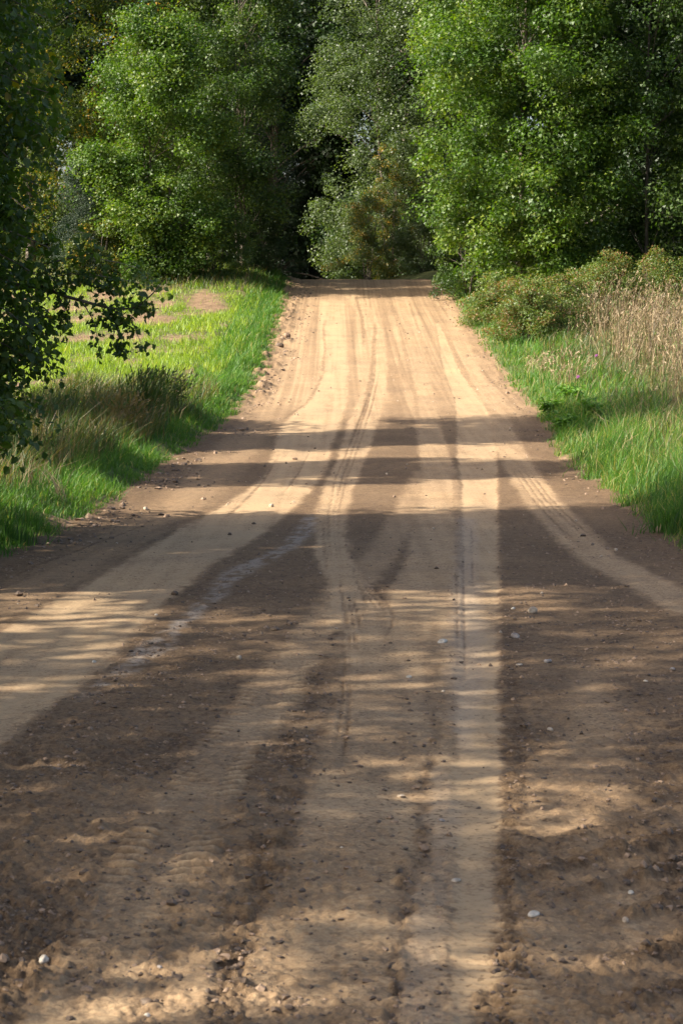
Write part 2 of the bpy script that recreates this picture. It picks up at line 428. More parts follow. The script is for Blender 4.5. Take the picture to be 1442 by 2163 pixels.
GROOVES = [  # narrow tyre ribs
    [(795, 730, 1), (790, 800, 1.2), (772, 870, 1.4), (748, 940, 1.4), (722, 1010, 1.5), (705, 1080, 1.6), (706, 1130, 1.7), (712, 1180, 2), (722, 1215, 1.5)],
    [(788, 800, 1), (766, 870, 1.2), (738, 940, 1.2), (708, 1010, 1.3), (694, 1080, 1.5), (693, 1130, 1.5), (700, 1180, 1.8), (712, 1230, 1)],
    [(803, 770, 1), (782, 870, 1.2), (758, 940, 1.2), (732, 1010, 1.4), (714, 1080, 1.6), (714, 1130, 1.8), (722, 1190, 2)],
    [(684, 1090, 1), (682, 1130, 1.2), (688, 1190, 1.5), (700, 1240, 1)],
    [(755, 1232, 1.2), (775, 1258, 2), (792, 1280, 2.2), (797, 1308, 1.8)],
    [(762, 1228, 1.2), (785, 1255, 2.2), (803, 1275, 2.2), (815, 1305, 2.2)],
    [(770, 1228, 1), (800, 1255, 2.0), (820, 1278, 2.2), (831, 1302, 2.0), (822, 1330, 1.4), (806, 1365, 1)],
    [(745, 1190, 1), (752, 1225, 1.6), (768, 1262, 2), (780, 1290, 1.6)],
    [(716, 1215, 1.2), (722, 1260, 1.8), (728, 1300, 2), (730, 1340, 1.6)],
    [(1080, 990, 1), (1117, 1045, 1.4), (1172, 1105, 1.6), (1240, 1165, 1.6)],
    [(728, 1268, 1.6), (735, 1320, 2.4), (739, 1370, 2.2), (741, 1430, 1.5)],
    [(736, 1262, 1.6), (745, 1310, 2.4), (751, 1360, 2.4), (754, 1420, 1.5)],
    [(742, 1258, 1.6), (755, 1300, 2.2), (763, 1345, 2.2)],
    [(724, 1320, 1), (727, 1400, 1.5), (720, 1500, 1.5), (705, 1600, 1.5)],
    [(738, 1430, 2), (735, 1520, 2.5), (720, 1620, 2)],
    [(960, 1180, 1), (964, 1280, 1.6), (966, 1400, 1.6)],
    [(978, 1130, 1.2), (978, 1250, 1.8), (980, 1380, 1.8), (984, 1480, 1)],
    [(995, 1100, 1.2), (997, 1250, 1.6)],
    [(1100, 985, 1), (1140, 1040, 1.4), (1200, 1105, 1.6), (1270, 1160, 1.6)],
    [(1112, 985, 1), (1152, 1040, 1.4), (1214, 1105, 1.6), (1290, 1165, 1.6)],
    [(1090, 985, 1), (1130, 1045, 1.4), (1186, 1105, 1.6)],
    [(590, 960, 1.5), (560, 1010, 2), (505, 1070, 2.4), (440, 1120, 2)],
    [(660, 940, 1.2), (630, 1000, 1.6), (590, 1050, 2)],
    [(350, 1090, 2.0), (250, 1130, 2.4), (120, 1180, 3.0), (0, 1230, 3.0)],
]
CRUST = ([(655, 1095, 12), (640, 1125, 20), (618, 1150, 16), (560, 1180, 24), (500, 1210, 30), (470, 1235, 16), (455, 1265, 20), (410, 1295, 22), (370, 1330, 18), (330, 1365, 32), (295, 1395, 26), (240, 1430, 24), (190, 1460, 10)])
CRUST2 = ([(985, 1100, 20), (985, 1250, 30), (985, 1450, 40), (980, 1560, 10)])
CRUST3 = ([(935, 1640, 10), (935, 1720, 45), (920, 1790, 5), (912, 1820, 30), (905, 1960, 40), (905, 2060, 45), (900, 2163, 50)])

def mask(X, Y, pts, soft):
    t = trk(pts)
    xc = np.interp(Y, t[:, 0], t[:, 1]); hw = np.interp(Y, t[:, 0], t[:, 2])
    d = np.abs(X - xc)
    m = sstep(hw + soft, np.maximum(hw - soft, 0), d)
    e = .12 + .03 * Y
    m = m * sstep(t[0, 0] - e, t[0, 0], Y) * sstep(t[-1, 0] + e, t[-1, 0], Y)
    return m, (X - xc) / np.maximum(hw, 1e-4)

def road_fields(X, Y):
    wob = .022 * pnoise(X * 3, Y * 1.2, 61) + .020 * pnoise(X * 12, Y * 6, 62) + .018 * pnoise(X * 30, Y * 18, 65)
    Xw = X + wob
    lft = X - XL(Y); rgt = XR(Y) - X
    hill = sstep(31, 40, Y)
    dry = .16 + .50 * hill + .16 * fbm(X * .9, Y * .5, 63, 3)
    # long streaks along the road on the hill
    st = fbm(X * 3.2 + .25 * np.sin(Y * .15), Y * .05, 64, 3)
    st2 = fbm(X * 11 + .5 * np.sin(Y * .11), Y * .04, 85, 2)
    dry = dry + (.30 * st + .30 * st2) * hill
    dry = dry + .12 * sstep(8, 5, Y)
    streak = fbm(X * 9, Y * .12, 82, 3)
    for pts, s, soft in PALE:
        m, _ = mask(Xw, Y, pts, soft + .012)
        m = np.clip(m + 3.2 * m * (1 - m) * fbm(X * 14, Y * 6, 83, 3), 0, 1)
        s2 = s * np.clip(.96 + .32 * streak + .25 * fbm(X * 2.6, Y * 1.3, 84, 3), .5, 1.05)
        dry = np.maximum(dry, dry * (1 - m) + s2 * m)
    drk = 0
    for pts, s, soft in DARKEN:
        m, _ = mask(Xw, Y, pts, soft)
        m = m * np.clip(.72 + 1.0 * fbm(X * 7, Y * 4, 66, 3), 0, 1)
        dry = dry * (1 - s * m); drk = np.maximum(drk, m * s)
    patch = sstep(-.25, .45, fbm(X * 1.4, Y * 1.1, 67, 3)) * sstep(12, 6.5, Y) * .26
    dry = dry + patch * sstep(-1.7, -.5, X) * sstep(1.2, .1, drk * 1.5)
    edge = sstep(.55, .05, np.minimum(lft, rgt) + .25 * pnoise(X * 2, Y * .8, 68))
    dry = dry * (1 - .45 * edge * (1 - .35 * hill))
    groove = 0
    for pts in GROOVES:
        m, _ = mask(X + .004 * pnoise(X * 9, Y * 5, 69), Y, [(a_, b_, c_ * 1.45) for a_, b_, c_ in pts], .006)
        gy = trk(pts)[:, 0]; gt = (Y - gy[0]) / (gy[-1] - gy[0])
        m = m * sstep(-.02, .25, gt) * sstep(1.02, .75, gt)
        groove = np.maximum(groove, m * np.clip(.75 + pnoise(X * 6, Y * 5, 70), 0, 1))
    dry = dry - .46 * groove
    crust = 0
    for pts, s in ((CRUST, .62), (CRUST2, .20), (CRUST3, .13)):
        m, _ = mask(Xw + .03 * pnoise(X * 5, Y * 2.5, 71), Y, pts, .05)
        crust = np.maximum(crust, s * m * (sstep(-.35, .2, fbm(X * 9, Y * 5, 72, 3)) if s > .6 else 1))
    # tractor tread bars
    _, s = mask(X, Y, PALE[3][0], .05)
    mt, _ = mask(X, Y, PALE[3][0], .05)
    near = sstep(13, 9.5, Y)
    bar = np.sin(2 * np.pi * (Y / (.060 + .002 * Y) - .55 * np.abs(s)) + 1.2 * pnoise(X * 3, Y * 2, 73))
    zone = sstep(.30, .55, np.abs(s)) * sstep(1.35, 1.05, np.abs(s))
    tread = 1.25 * bar * zone * near * np.clip(.5 + 1.5 * pnoise(X * 2.2, Y * 1.6, 74), 0, 1) * sstep(4.4, 5.4, Y)
    _, s2 = mask(X, Y, DARKEN[1][0], .05)
    bar2 = np.sin(2 * np.pi * (Y / .05 + .25 * s2)) * sstep(2.6, .9, np.abs(s2)) * sstep(7.5, 6, Y) * np.clip(.35 + pnoise(X * 3, Y * 2, 75), 0, 1)
    tread = tread + bar2
    dry = dry + .22 * tread
    # rows of clods thrown up at the lower right
    q = X * .75 - Y * 1.0
    rows = sstep(.15, .75, np.sin(q * 2 * np.pi / .34 + 2.0 * fbm(X * 1.3, Y * .9, 76, 2))) * sstep(.45, .8, X + .25 * pnoise(X * 2, Y * 2, 78)) * sstep(7.0, 6.0, Y)
    rough = np.clip(1.15 - dry * 1.25, .06, 1)
    rough = np.maximum(rough, .95 * rows * sstep(-.3, .2, fbm(X * 4, Y * 3, 79, 2)))
    rough = np.maximum(rough, .9 * edge * (.4 + .6 * sstep(-.1, .4, fbm(X * 2, Y * 1.2, 80, 2))))
    dry = dry - .30 * rows
    fleck = np.clip(.42 + .9 * fbm(X * 1.7, Y * 1.0, 81, 3), 0, .8) * (1 - .35 * hill)
    return np.clip(dry, 0, 1), np.clip(crust, 0, 1), fleck, rough, groove, tread, edge, rows

def billow(x, y, seed): return 1 - 2 * np.abs(pnoise(x, y, seed))

def road_disp(X, Y, f=None, spacing=None):
    dry, crust, fleck, rough, groove, tread, edge, rows = f if f is not None else road_fields(X, Y)
    sp = spacing if spacing is not None else .01 * np.ones_like(X)
    z = .018 * fbm(X * .8, Y * .35, 90, 2) + .006 * fbm(X * 3, Y * 1.5, 91, 2)
    for fr, am in ((7, .014), (16, .024), (34, .030), (70, .018)):
        w = sstep(1.0 / fr * .62, 1.0 / fr * .22, sp)
        z = z + w * rough * am * (-billow(X * fr, Y * fr, 92 + fr) * .5 + .9 * np.maximum(0, pnoise(X * fr * .8, Y * fr * .8, 93 + fr)) ** 1.0)
    z = z + .032 * rows * rough
    z = z - .006 * groove + .008 * tread
    m, _ = mask(X, Y, PALE[5][0], .03)
    z = z - .008 * m
    lft = X - XL(Y)
    # loose soil pushed up along the road's sides, biggest on the climb
    amp = .03 + .10 * sstep(34, 44, Y) * (lft < 2)
    z = z + amp * np.clip(edge, 0, 1) * np.clip(.35 + fbm(X * 2.6, Y * 1.6, 97, 3) * 1.6, 0, 1.2)
    return z

def build_road():
    # rows spaced evenly on screen
    s_hi, s_lo = np.interp(3.6, _ty, _ts), np.interp(77.5, _ty, _ts)
    near = np.arange(np.interp(3.6, _ty, _ts), np.interp(24, _ty, _ts), -1.9)
    far = np.arange(near[-1] - 1.6, _tm[-1] + .5, -1.6)
    yr = np.array([np.interp(-s, -_tm, _ty) for s in np.concatenate([near, far])])
    yr = np.unique(np.round(yr, 5))
    yr = np.concatenate([np.arange(-8, 2.4, .6), np.arange(2.4, yr[0] - .02, .05), yr, np.arange(yr[-1] + .25, 84, .25), np.arange(84, 140, 1.0)])
    nd = 330
    u = np.linspace(-1, 1, nd)
    no = 24
    rowsX = []
    for Y in yr:
        a, b = XL(Y) - .55, XR(Y) + .55
        D = .195 * max(Y, 2.6) + .12
        da, db = max(a + .05, -D), min(b - .05, D)
        if da >= db - .4: da, db = a + .05, b - .05
        d = da + (db - da) * (u + 1) / 2
        L = a + (da - a) * np.linspace(0, 1, no, endpoint=False)
        Rr = db + (b - db) * np.linspace(0, 1, no + 1)[1:]
        rowsX.append(np.concatenate([L, d, Rr]))
    X = np.array(rowsX); n, m = X.shape
    Y = np.repeat(yr[:, None], m, 1)
    dyr = np.gradient(yr)
    sp = np.maximum(np.repeat(dyr[:, None], m, 1), np.gradient(X, axis=1))
    x, y, sp = X.ravel(), Y.ravel(), sp.ravel()
    # jitter rows a little so the grid never shows
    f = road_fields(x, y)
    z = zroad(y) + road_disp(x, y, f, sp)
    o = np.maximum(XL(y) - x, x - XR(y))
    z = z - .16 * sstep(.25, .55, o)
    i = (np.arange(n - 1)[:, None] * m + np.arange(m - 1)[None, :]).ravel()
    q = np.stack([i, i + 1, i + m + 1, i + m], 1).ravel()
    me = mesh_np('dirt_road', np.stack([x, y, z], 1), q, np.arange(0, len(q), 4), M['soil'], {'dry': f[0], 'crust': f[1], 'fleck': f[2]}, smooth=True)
    tag(link('dirt_road', me), 'brown dirt road with pale tyre tracks running uphill into the woods', None, None, 'structure')
build_road()
def road_top(x, y):
    x = np.atleast_1d(np.asarray(x, float)); y = np.atleast_1d(np.asarray(y, float))
    return zroad(y) + road_disp(x, y, None, np.maximum(.004, y * y / (3800)))

# ------------------------------------------------------------------ stones and clods
def ico(sub):
    import bmesh
    bm = bmesh.new(); bmesh.ops.create_icosphere(bm, subdivisions=sub, radius=1)
    v = np.array([p.co[:] for p in bm.verts]); f = np.array([[q.index for q in p.verts] for p in bm.faces]); bm.free()
    return v, f
OCT = (np.array([[1, 0, 0], [-.2, 1, .1], [-1, -.1, 0], [.1, -1, 0], [0, .1, 1], [.1, 0, -.8]], float), np.array([[0, 1, 4], [1, 2, 4], [2, 3, 4], [3, 0, 4], [1, 0, 5], [2, 1, 5], [3, 2, 5], [0, 3, 5]]))
ICO1, ICOF1 = ico(1); ICO3, ICOF3 = ico(3)
rng = np.random.default_rng(7)

def lumps(name, P, rad, mats, label, seed, shape=None):
    """many small lumps of soil joined into one"""
    rg = np.random.default_rng(seed)
    SV, SF = shape if shape is not None else (ICO1, ICOF1)
    n = len(P); k = len(SV)
    V = SV[None] * (1 + .32 * rg.standard_normal((n, k, 1)).clip(-1.5, 1.5))
    sc = rad[:, None, None] * rg.uniform(.7, 1.25, (n, 1, 3)); sc[:, :, 2] *= .75
    V = V * sc
    a = rg.uniform(0, 6.28, n); c, s = np.cos(a)[:, None], np.sin(a)[:, None]
    x = V[:, :, 0] * c - V[:, :, 1] * s; y = V[:, :, 0] * s + V[:, :, 1] * c
    V = np.stack([x, y, V[:, :, 2]], 2) + P[:, None, :]
    F = (SF[None] + (np.arange(n) * k)[:, None, None]).reshape(-1, 3)
    mi = np.repeat(rg.integers(0, len(mats), n), len(SF))
    me = mesh_np(name, V.reshape(-1, 3), F.ravel(), np.arange(0, F.size, 3), mats, None, mi, smooth=False)
    o = link(name, me); tag(o, label, None, None, 'stuff'); return o

def scatter_crumbs():
    rg = np.random.default_rng(11)
    n = 150000
    sy = rg.uniform(1100, 2300, n); sx = rg.uniform(-140, 1580, n)
    Y = np.interp(-sy, -_tm, _ty); X = (sx - 721) / FOC * np.interp(Y, _ty, _dep)
    f = road_fields(X, Y)
    w = (f[3] ** 1.6) * (.25 + sstep(-.1, .4, fbm(X * 3, Y * 2, 15, 2)))
    keep = rg.random(n) < w * .36
    X, Y = X[keep], Y[keep]
    r = np.exp(rg.normal(math.log(.0050), .5, len(X))) * (1 + .06 * Y) * (.7 + .6 * f[7][keep])
    r = np.clip(r, .002, .014)
    P = np.stack([X, Y, road_top(X, Y) + r * .1], 1)
    big = (r * 1891 / Y > 1.9)
    lumps('soil_lumps', P[big], r[big], [M['clod'], M['clod'], M['clod_dry']], 'small rounded lumps of soil on the churned strips near the camera', 6)
    P, r = P[~big], r[~big]
    lumps('soil_crumbs', P, r, [M['clod'], M['clod_dry'], M['clod_dry']], 'loose dark soil crumbs strewn over the near part of the road', 3, OCT)
    # along the sides of the climb
    n = 3600
    Y = rg.uniform(16, 74, n); side = rg.random(n) < .62
    off = np.abs(rg.normal(0, .38, n))
    X = np.where(side, XL(Y) + .05 + off, XR(Y) - .05 - off * .8)
    r = np.clip(np.exp(rg.normal(math.log(.012), .5, n)) * (1 + .012 * Y), .008, .085) * np.where(side, 1, .7)
    w = sstep(-.15, .35, fbm(X * .7, Y * .5, 17, 2))
    k = rg.random(n) < w
    X, Y, r = X[k], Y[k], r[k]
    P = np.stack([X, Y, np.maximum(road_top(X, Y), ground_z(X, Y)) + r * .1], 1)
    lumps('edge_clods', P, r, [M['clod'], M['clod_dry'], M['clod_dry'], M['clod']], 'crumbled soil and small clods heaped along both sides of the road', 4)
    n = 450
    Y = rg.uniform(6, 74, n); X = XL(Y) + rg.uniform(.2, 5.6, n)
    r = np.clip(np.exp(rg.normal(math.log(.009), .45, n)) * (1 + .01 * Y), .004, .03)
    P = np.stack([X, Y, road_top(X, Y) + r * .2], 1)
    lumps('road_pebbles', P, r, [M['stone_tan'], M['clod_dry'], M['clod'], M['clod'], M['clod_dry']], 'tiny pebbles and crumbs scattered across the tyre tracks', 5)
scatter_crumbs()

def stone(px, py, rpx, mat, label, name='stone', flat=.62, seed=0, group=None):
    x, Y = gp(px, py); r = rpx / FOC * depth_of(Y)
    rg = np.random.default_rng(seed + 100)
    v = ICO3.copy()
    d = rg.normal(size=(6, 3)); d /= np.linalg.norm(d, axis=1)[:, None]
    s = 1 + sum(.09 * np.sin(2.2 * (v @ q) + i) for i, q in enumerate(d))
    if name != 'stone':
        s = s + .16 * pnoise(v[:, 0] * 2.7 + seed, v[:, 1] * 2.7 + v[:, 2] * 1.9, seed) + .10 * pnoise(v[:, 0] * 6 + v[:, 2] * 3, v[:, 1] * 6 - v[:, 2] * 4, seed + 1)
    for q in d[:3]:
        cut = v @ q; s = np.where(cut > .72, s * .72 / np.maximum(cut, .72) * 1.02, s)
    v = v * s[:, None] * np.array([1, .8, flat]) * r
    me = mesh_np(name, v, ICOF3.ravel(), np.arange(0, ICOF3.size, 3), mat, None, smooth=True)
    z = float(road_top(x, Y)[0])
    o = link(name, me, None, (x, Y, z + r * flat * .38)); o.rotation_euler = (0, 0, rg.uniform(0, 6))
    tag(o, label, 'stone' if name == 'stone' else 'soil clod', group)
    return o
gS = 'stones lying on the dirt road'; gC = 'dark soil clods on the dirt road'
SW, ST, SG, CL, CD = M['stone_white'], M['stone_tan'], M['stone_grey'], M['clod'], M['clod_dry']
for k, (px, py, r, m, fl, lab) in enumerate([
    (95, 2027, 12, SW, .8, 'round pale pebble alone on dark soil near the bottom left corner'),
    (934, 1357, 12, SW, .45, 'flat white stone at the left edge of the smooth pale track in mid road'),
    (1123, 1293, 10, ST, .9, 'rounded tan stone upright beside the upper sunlit streak right of the track'),
    (1087, 1348, 9, SG, .85, 'round dark brown stone just right of the straight pale track'),
    (1156, 1400, 9, SG, .7, 'half buried greyish stone in dark soil right of the track'),
    (1095, 1407, 7, ST, .5, 'small flat buff stone right of the pale track below the dark round stone'),
    (864, 1429, 7, SW, .5, 'small white chip at the upper rim of the central dappled patch'),
    (198, 1396, 6, SW, .5, 'small white chip on the right rim of the wide left pale track'),
    (330, 1301, 4, SW, .6, 'tiny pale chip in dark soil beside the wide left track'),
    (505, 1393, 7, ST, .8, 'tan pebble on the dark strip between the crust streak and tread track'),
    (1127, 1931, 15, SW, .4, 'flat pale stone in a sun patch at the lower right of the road'),
    (965, 1857, 12, ST, .35, 'low buff stone set in the smooth centre near the bottom'),
    (1332, 1884, 7, SW, .7, 'small whitish pebble on rough soil at the lower right edge'),
    (1320, 1948, 8, ST, .8, 'round tan pebble among the clod rows at the lower right'),
    (1161, 1536, 7, ST, .6, 'small buff stone on rough soil right of the dark strip in the middle distance'),
    (1418, 1418, 6, SG, .7, 'grey pebble close to the right frame edge on rough ground'),
    (1362, 1439, 5, SW, .6, 'bright small chip in a sun patch near the right frame edge'),
    (932, 1731, 8, SG, .5, 'small dark flat stone by the thin crumb strip in the lower centre'),
    (722, 1786, 5, SW, .5, 'tiny white chip on the pale centre of the lower road'),
    (338, 2051, 7, SG, .6, 'bluish grey pebble on the tractor tread track at the lower left'),
    (312, 2143, 8, SW, .5, 'pale flat chip at the bottom edge beside a dark clod'),
    (1083, 1284, 5, SW, .7, 'small white pebble left of the upright tan stone'),
    (574, 1071, 6, ST, .8, 'reddish tan pebble at the left end of the bright sunlit band'),
    (308, 1078, 6, ST, .8, 'pebble at the left road edge beside the green verge grass'),
    ]):
    stone(px, py, r, m, lab, 'stone', fl, k, gS)
for k, (px, py, r, m, fl, lab) in enumerate([
    (312, 2120, 17, CL, .5, 'broad dark clod near the bottom left, right of the tread track'),
    (375, 2070, 11, CL, .6, 'dark clod on pale soil up and right of the broad bottom clod'),
    (440, 2098, 10, CL, .7, 'dark clod at the left rim of the dark crumb strip near the bottom'),
    (510, 2030, 11, CL, .5, 'dark clod on the crumb strip in the lower left'),
    (390, 1893, 13, CL, .5, 'flat dark clod at the right rim of the tractor tread track'),
    (510, 1693, 9, CL, .7, 'dark clod on the crumb strip beside the sunlit tread bars'),
    (155, 1958, 11, CL, .6, 'dark clod at the left rim of the tread track in the lower left'),
    (45, 2062, 26, CL, .35, 'low mound of dark soil at the bottom left corner below the pale pebble'),
    (580, 1333, 10, CL, .6, 'dark clod in dark soil left of the fan of tyre ribs'),
    (368, 1258, 8, CL, .7, 'dark clod on the right rim of the wide left pale track'),
    (235, 1780, 10, CL, .5, 'dark clod left of the tread track in the middle of the lower left'),
    (66, 1196, 8, CL, .6, 'dark clod near the left frame edge below the verge grass'),
    (430, 1056, 6, CD, .7, 'brown clod on the sunlit band at the left side of the road'),
    (485, 1131, 5, CL, .7, 'small dark clod on the pale left track below the sunlit band'),
    (925, 2096, 9, CL, .5, 'dark clod in the lower centre right of the thin crumb strip'),
    (1010, 1699, 7, CL, .4, 'small dark clod on the pale track left of the right dark strip'),
    (862, 1394, 6, CL, .5, 'small dark clod in shade on the pale centre of the road'),
    (606, 716, 8, CD, .8, 'brown clod heaped at the left road edge halfway up the climb'),
    (592, 735, 8, CL, .8, 'dark clod just below the brown one at the left edge of the climb'),
    ]):
    stone(px, py, r, m, lab, 'soil_clod', fl, k + 50, gC)

# ------------------------------------------------------------------ leaves, crowns, trees
def leaf_tris(C, N, A, L, W, tint):
    """one slim triangle per leaf, for trees too far away to see a leaf's shape"""
    n = len(C)
    B = np.cross(N, A); B /= np.linalg.norm(B, axis=1)[:, None] + 1e-9
    V = np.stack([C, C + A * L[:, None], C + A * (L * .5)[:, None] + B * W[:, None]], 1).reshape(-1, 3)
    return V, np.arange(n * 3), np.repeat(tint, 3)

def leaf_mesh_arrays(C, N, A, L, W, tint, fold=.25):
    """C leaf bases (n,3), N leaf normals, A long axes, L lengths, W widths: a folded four-cornered leaf"""
    n = len(C)
    B = np.cross(N, A); B /= np.linalg.norm(B, axis=1)[:, None] + 1e-9
    Nn = np.cross(A, B)
    mid = C + A * (L * .45)[:, None]
    up = Nn * (W * fold)[:, None]
    V = np.stack([C, mid + B * (W * .5)[:, None] + up, C + A * L[:, None], mid - B * (W * .5)[:, None] + up], 1).reshape(-1, 3)
    b = np.arange(n)[:, None] * 4
    F = np.concatenate([b + np.array([0, 2, 1]), b + np.array([0, 3, 2])], 1).reshape(-1)
    return V, F, np.repeat(tint, 4)

def rand_dirs(rg, n):
    v = rg.normal(size=(n, 3)); return v / np.linalg.norm(v, axis=1)[:, None]

def leaf_cloud(rg, centres, radii, per, L, W, upbias=.6, droop=.4, squash=.65, axis=None):
    """leaves gathered round clump centres"""
    n = len(centres) * per
    c = np.repeat(centres, per, 0); r = np.repeat(radii, per)
    d = rand_dirs(rg, n); rad = rg.random(n) ** .45
    off = d * (rad * r)[:, None]; off[:, 2] *= squash
    C = c + off
    N = rand_dirs(rg, n) * .8 + d * .55; N[:, 2] += upbias; N /= np.linalg.norm(N, axis=1)[:, None]
    A = rand_dirs(rg, n) + d * .6; A[:, 2] -= droop
    A -= N * (A * N).sum(1)[:, None]; A /= np.linalg.norm(A, axis=1)[:, None] + 1e-9
    sc = rg.uniform(.65, 1.25, n)
    ct = np.repeat(rg.random(len(centres)), per)
    tint = np.clip(.5 * rg.random(n) + .5 * ct, 0, 1)
    return C, N, A, L * sc, W * sc, tint

def tube_arrays(paths):
    """paths: list of (points (k,3), radii (k,), sides)"""
    V = []; F = []; base = 0
    for P, rr, sd_ in paths:
        P = np.asarray(P, float); k = len(P)
        T = np.gradient(P, axis=0); T /= np.linalg.norm(T, axis=1)[:, None] + 1e-9
        ref = np.array([1., 0, 0]) if abs(T[0, 0]) < .8 else np.array([0, 1., 0])
        U = np.cross(T, ref); U /= np.linalg.norm(U, axis=1)[:, None] + 1e-9
        Wv = np.cross(T, U)
        a = np.arange(sd_) / sd_ * 2 * np.pi
        ring = P[:, None] + (U[:, None] * np.cos(a)[None, :, None] + Wv[:, None] * np.sin(a)[None, :, None]) * np.asarray(rr)[:, None, None]
        V.append(ring.reshape(-1, 3))
        for i in range(k - 1):
            for j in range(sd_):
                a0 = base + i * sd_ + j; a1 = base + i * sd_ + (j + 1) % sd_
                F += [a0, a1, a1 + sd_, a0 + sd_]
        base += k * sd_
    return np.concatenate(V), np.array(F)

def tube_obj(name, paths, mat, parent):
    V, F = tube_arrays(paths)
    me = mesh_np(name, V, F, np.arange(0, len(F), 4), mat, None, smooth=True)
    return link(name, me, parent)

def crown_points(rg, H, r, zb, nb, lean, profile='round', sub=7):
    """bough centres then clumps around them"""
    t = (np.arange(nb) + rg.random(nb)) / nb
    t = rg.permutation(t)
    h = zb + (H - zb) * t
    if profile == 'round': pr = np.sin(np.pi * np.clip(.12 + .83 * t, 0, 1)) ** .6
    elif profile == 'wall': pr = np.where(t < .75, .95, .95 * np.sqrt(np.clip(1 - ((t - .75) / .27) ** 2, .02, 1)))
    elif profile == 'cone': pr = (1 - t) * .95 + .06
    elif profile == 'dome': pr = np.sqrt(np.clip(1 - t ** 2, .05, 1))
    else: pr = np.ones(nb)
    # more boughs on the open, sunny sides than in the depth of the wood
    a = rg.random(nb) * 2 * np.pi
    a = np.where((np.sin(a) > .15) & (rg.random(nb) < .5), -a, a)
    q = np.where(rg.random(nb) < .25, rg.random(nb) ** .8, rg.random(nb) ** .3)
    rr = r * pr * q * (.82 + .36 * rg.random(nb))
    B = np.stack([rr * np.cos(a) + lean[0] * h, rr * np.sin(a) + lean[1] * h, h], 1)
    br = r * rg.uniform(.28, .46, nb)
    cl = np.repeat(B, sub, 0) + rand_dirs(rg, nb * sub) * (np.repeat(br, sub) * rg.random(nb * sub) ** .4)[:, None] * np.array([1, 1, 1.05])
    cl[:, 2] = np.maximum(cl[:, 2], zb * .6 + .05)
    return B, cl

def make_tree(name, label, X, Y, H, r, zb, nb, per, L, W, mat, bark='bark', trunk_r=.14, profile='round', seed=0, cat='tree', group=None, lean=(0, 0), sub=7, crad=.36, stems=1, upbias=.6, droop=.4, squash=.65):
    rg = np.random.default_rng(seed)
    z0 = float(ground_z(X, Y))
    root = bpy.data.objects.new(name, None); COL.objects.link(root); root.location = (X, Y, z0 - .05)
    root.empty_display_size = .3
    tag(root, label, cat, group)
    B, cl = crown_points(rg, H, r, zb, nb, lean, profile, sub)
    paths = []; spine = []
    for s in range(stems):
        k = 9; hs = np.linspace(0, H * .93, k)
        a = rg.random() * 6.28; sp = (0 if stems == 1 else r * .28)
        wx = np.cumsum(rg.normal(0, .05, k)) * H / 12; wy = np.cumsum(rg.normal(0, .05, k)) * H / 12
        P = np.stack([lean[0] * hs + wx + math.cos(a) * sp * (.25 + hs / H), lean[1] * hs + wy + math.sin(a) * sp * (.25 + hs / H), hs], 1)
        tr = trunk_r * (1 - .85 * hs / H) * (1 + .5 * np.exp(-hs * 3)) * (1 if stems == 1 else .7)
        paths.append((P, tr, 8)); spine.append(P)
    tube_obj('trunk', paths, M[bark], root)
    limbs = []
    for b in B[:: max(1, nb // 26)]:
        sp = spine[rg.integers(len(spine))]
        h0 = max(.25 * H * .3, b[2] - rg.uniform(.15, .32) * H * .6)
        h0 = min(h0, H * .85)
        p0 = np.array([np.interp(h0, sp[:, 2], sp[:, i]) for i in range(3)])
        mid = (p0 + b) / 2 + np.array([0, 0, .12 * np.linalg.norm(b - p0)])
        tt = np.linspace(0, 1, 5)[:, None]
        P = (1 - tt) ** 2 * p0 + 2 * tt * (1 - tt) * mid + tt ** 2 * b
        limbs.append((P, trunk_r * .30 * np.linspace(1, .2, 5), 5))
    tube_obj('limbs', limbs, M[bark], root)
    cr = rg.uniform(.6, 1.5, len(cl)) * crad * 1.08
    C, N, A, Ls, Ws, tint = leaf_cloud(rg, cl, cr, int(per * 2.25), L * .69, W * .69, upbias, droop, squash)
    V, F, tn = leaf_tris(C, N, A, Ls, Ws, tint)
    me = mesh_np('crown', V, F, np.arange(0, len(F), 3), M[mat], {'tint': tn})
    link('crown', me, root)
    return root

def copy_tree(src, X, Y, rz, sc, label, group=None, name=None):
    c = src.copy(); COL.objects.link(c); c.name = name or src.name.split('.')[0]
    c.location = (X, Y, float(ground_z(X, Y)) - .05); c.rotation_euler = (0, 0, rz); c.scale = (sc, sc, sc)
    c['label'] = label
    if group: c['group'] = group
    elif 'group' in c: del c['group']
    for ch in src.children:
        d = ch.copy(); COL.objects.link(d); d.parent = c
    return c

gL = 'trees at the left side of the clearing'; gR = 'trees forming the green wall right of the road'
# left side, from the left frame edge to the dark gap
make_tree('birch_tree', 'tall birch with olive leaves flecked yellow and orange, leftmost beyond the field', -12.2, 75.5, 15.5, 3.8, .6, 60, 72, .155, .11, 'birch', 'bark', .15, 'wall', 1, group=gL, droop=.8, sub=9, crad=.6)
make_tree('birch_tree', 'yellow flecked birch leaning behind the bright green bush left of centre', -7.9, 76, 12.6, 2.7, 1.0, 42, 60, .155, .11, 'birch', 'bark', .11, 'wall', 2, group=gL, droop=.8, sub=9, crad=.6)
make_tree('hazel_tree', 'bright green bushy tree with leaves down to the ground, left of centre', -6.6, 69.5, 9.2, 2.4, .3, 48, 74, .15, .115, 'lime', 'bark', .08, 'round', 3, group=gL, stems=4, sub=9, crad=.58)
make_tree('alder_tree', 'dark green tree with thin bare stems, left beside the dark gap', -3.9, 73.8, 14.5, 2.3, 2.0, 50, 64, .15, .11, 'mid', 'bark', .06, 'wall', 4, group=gL, stems=4, sub=9, crad=.58)
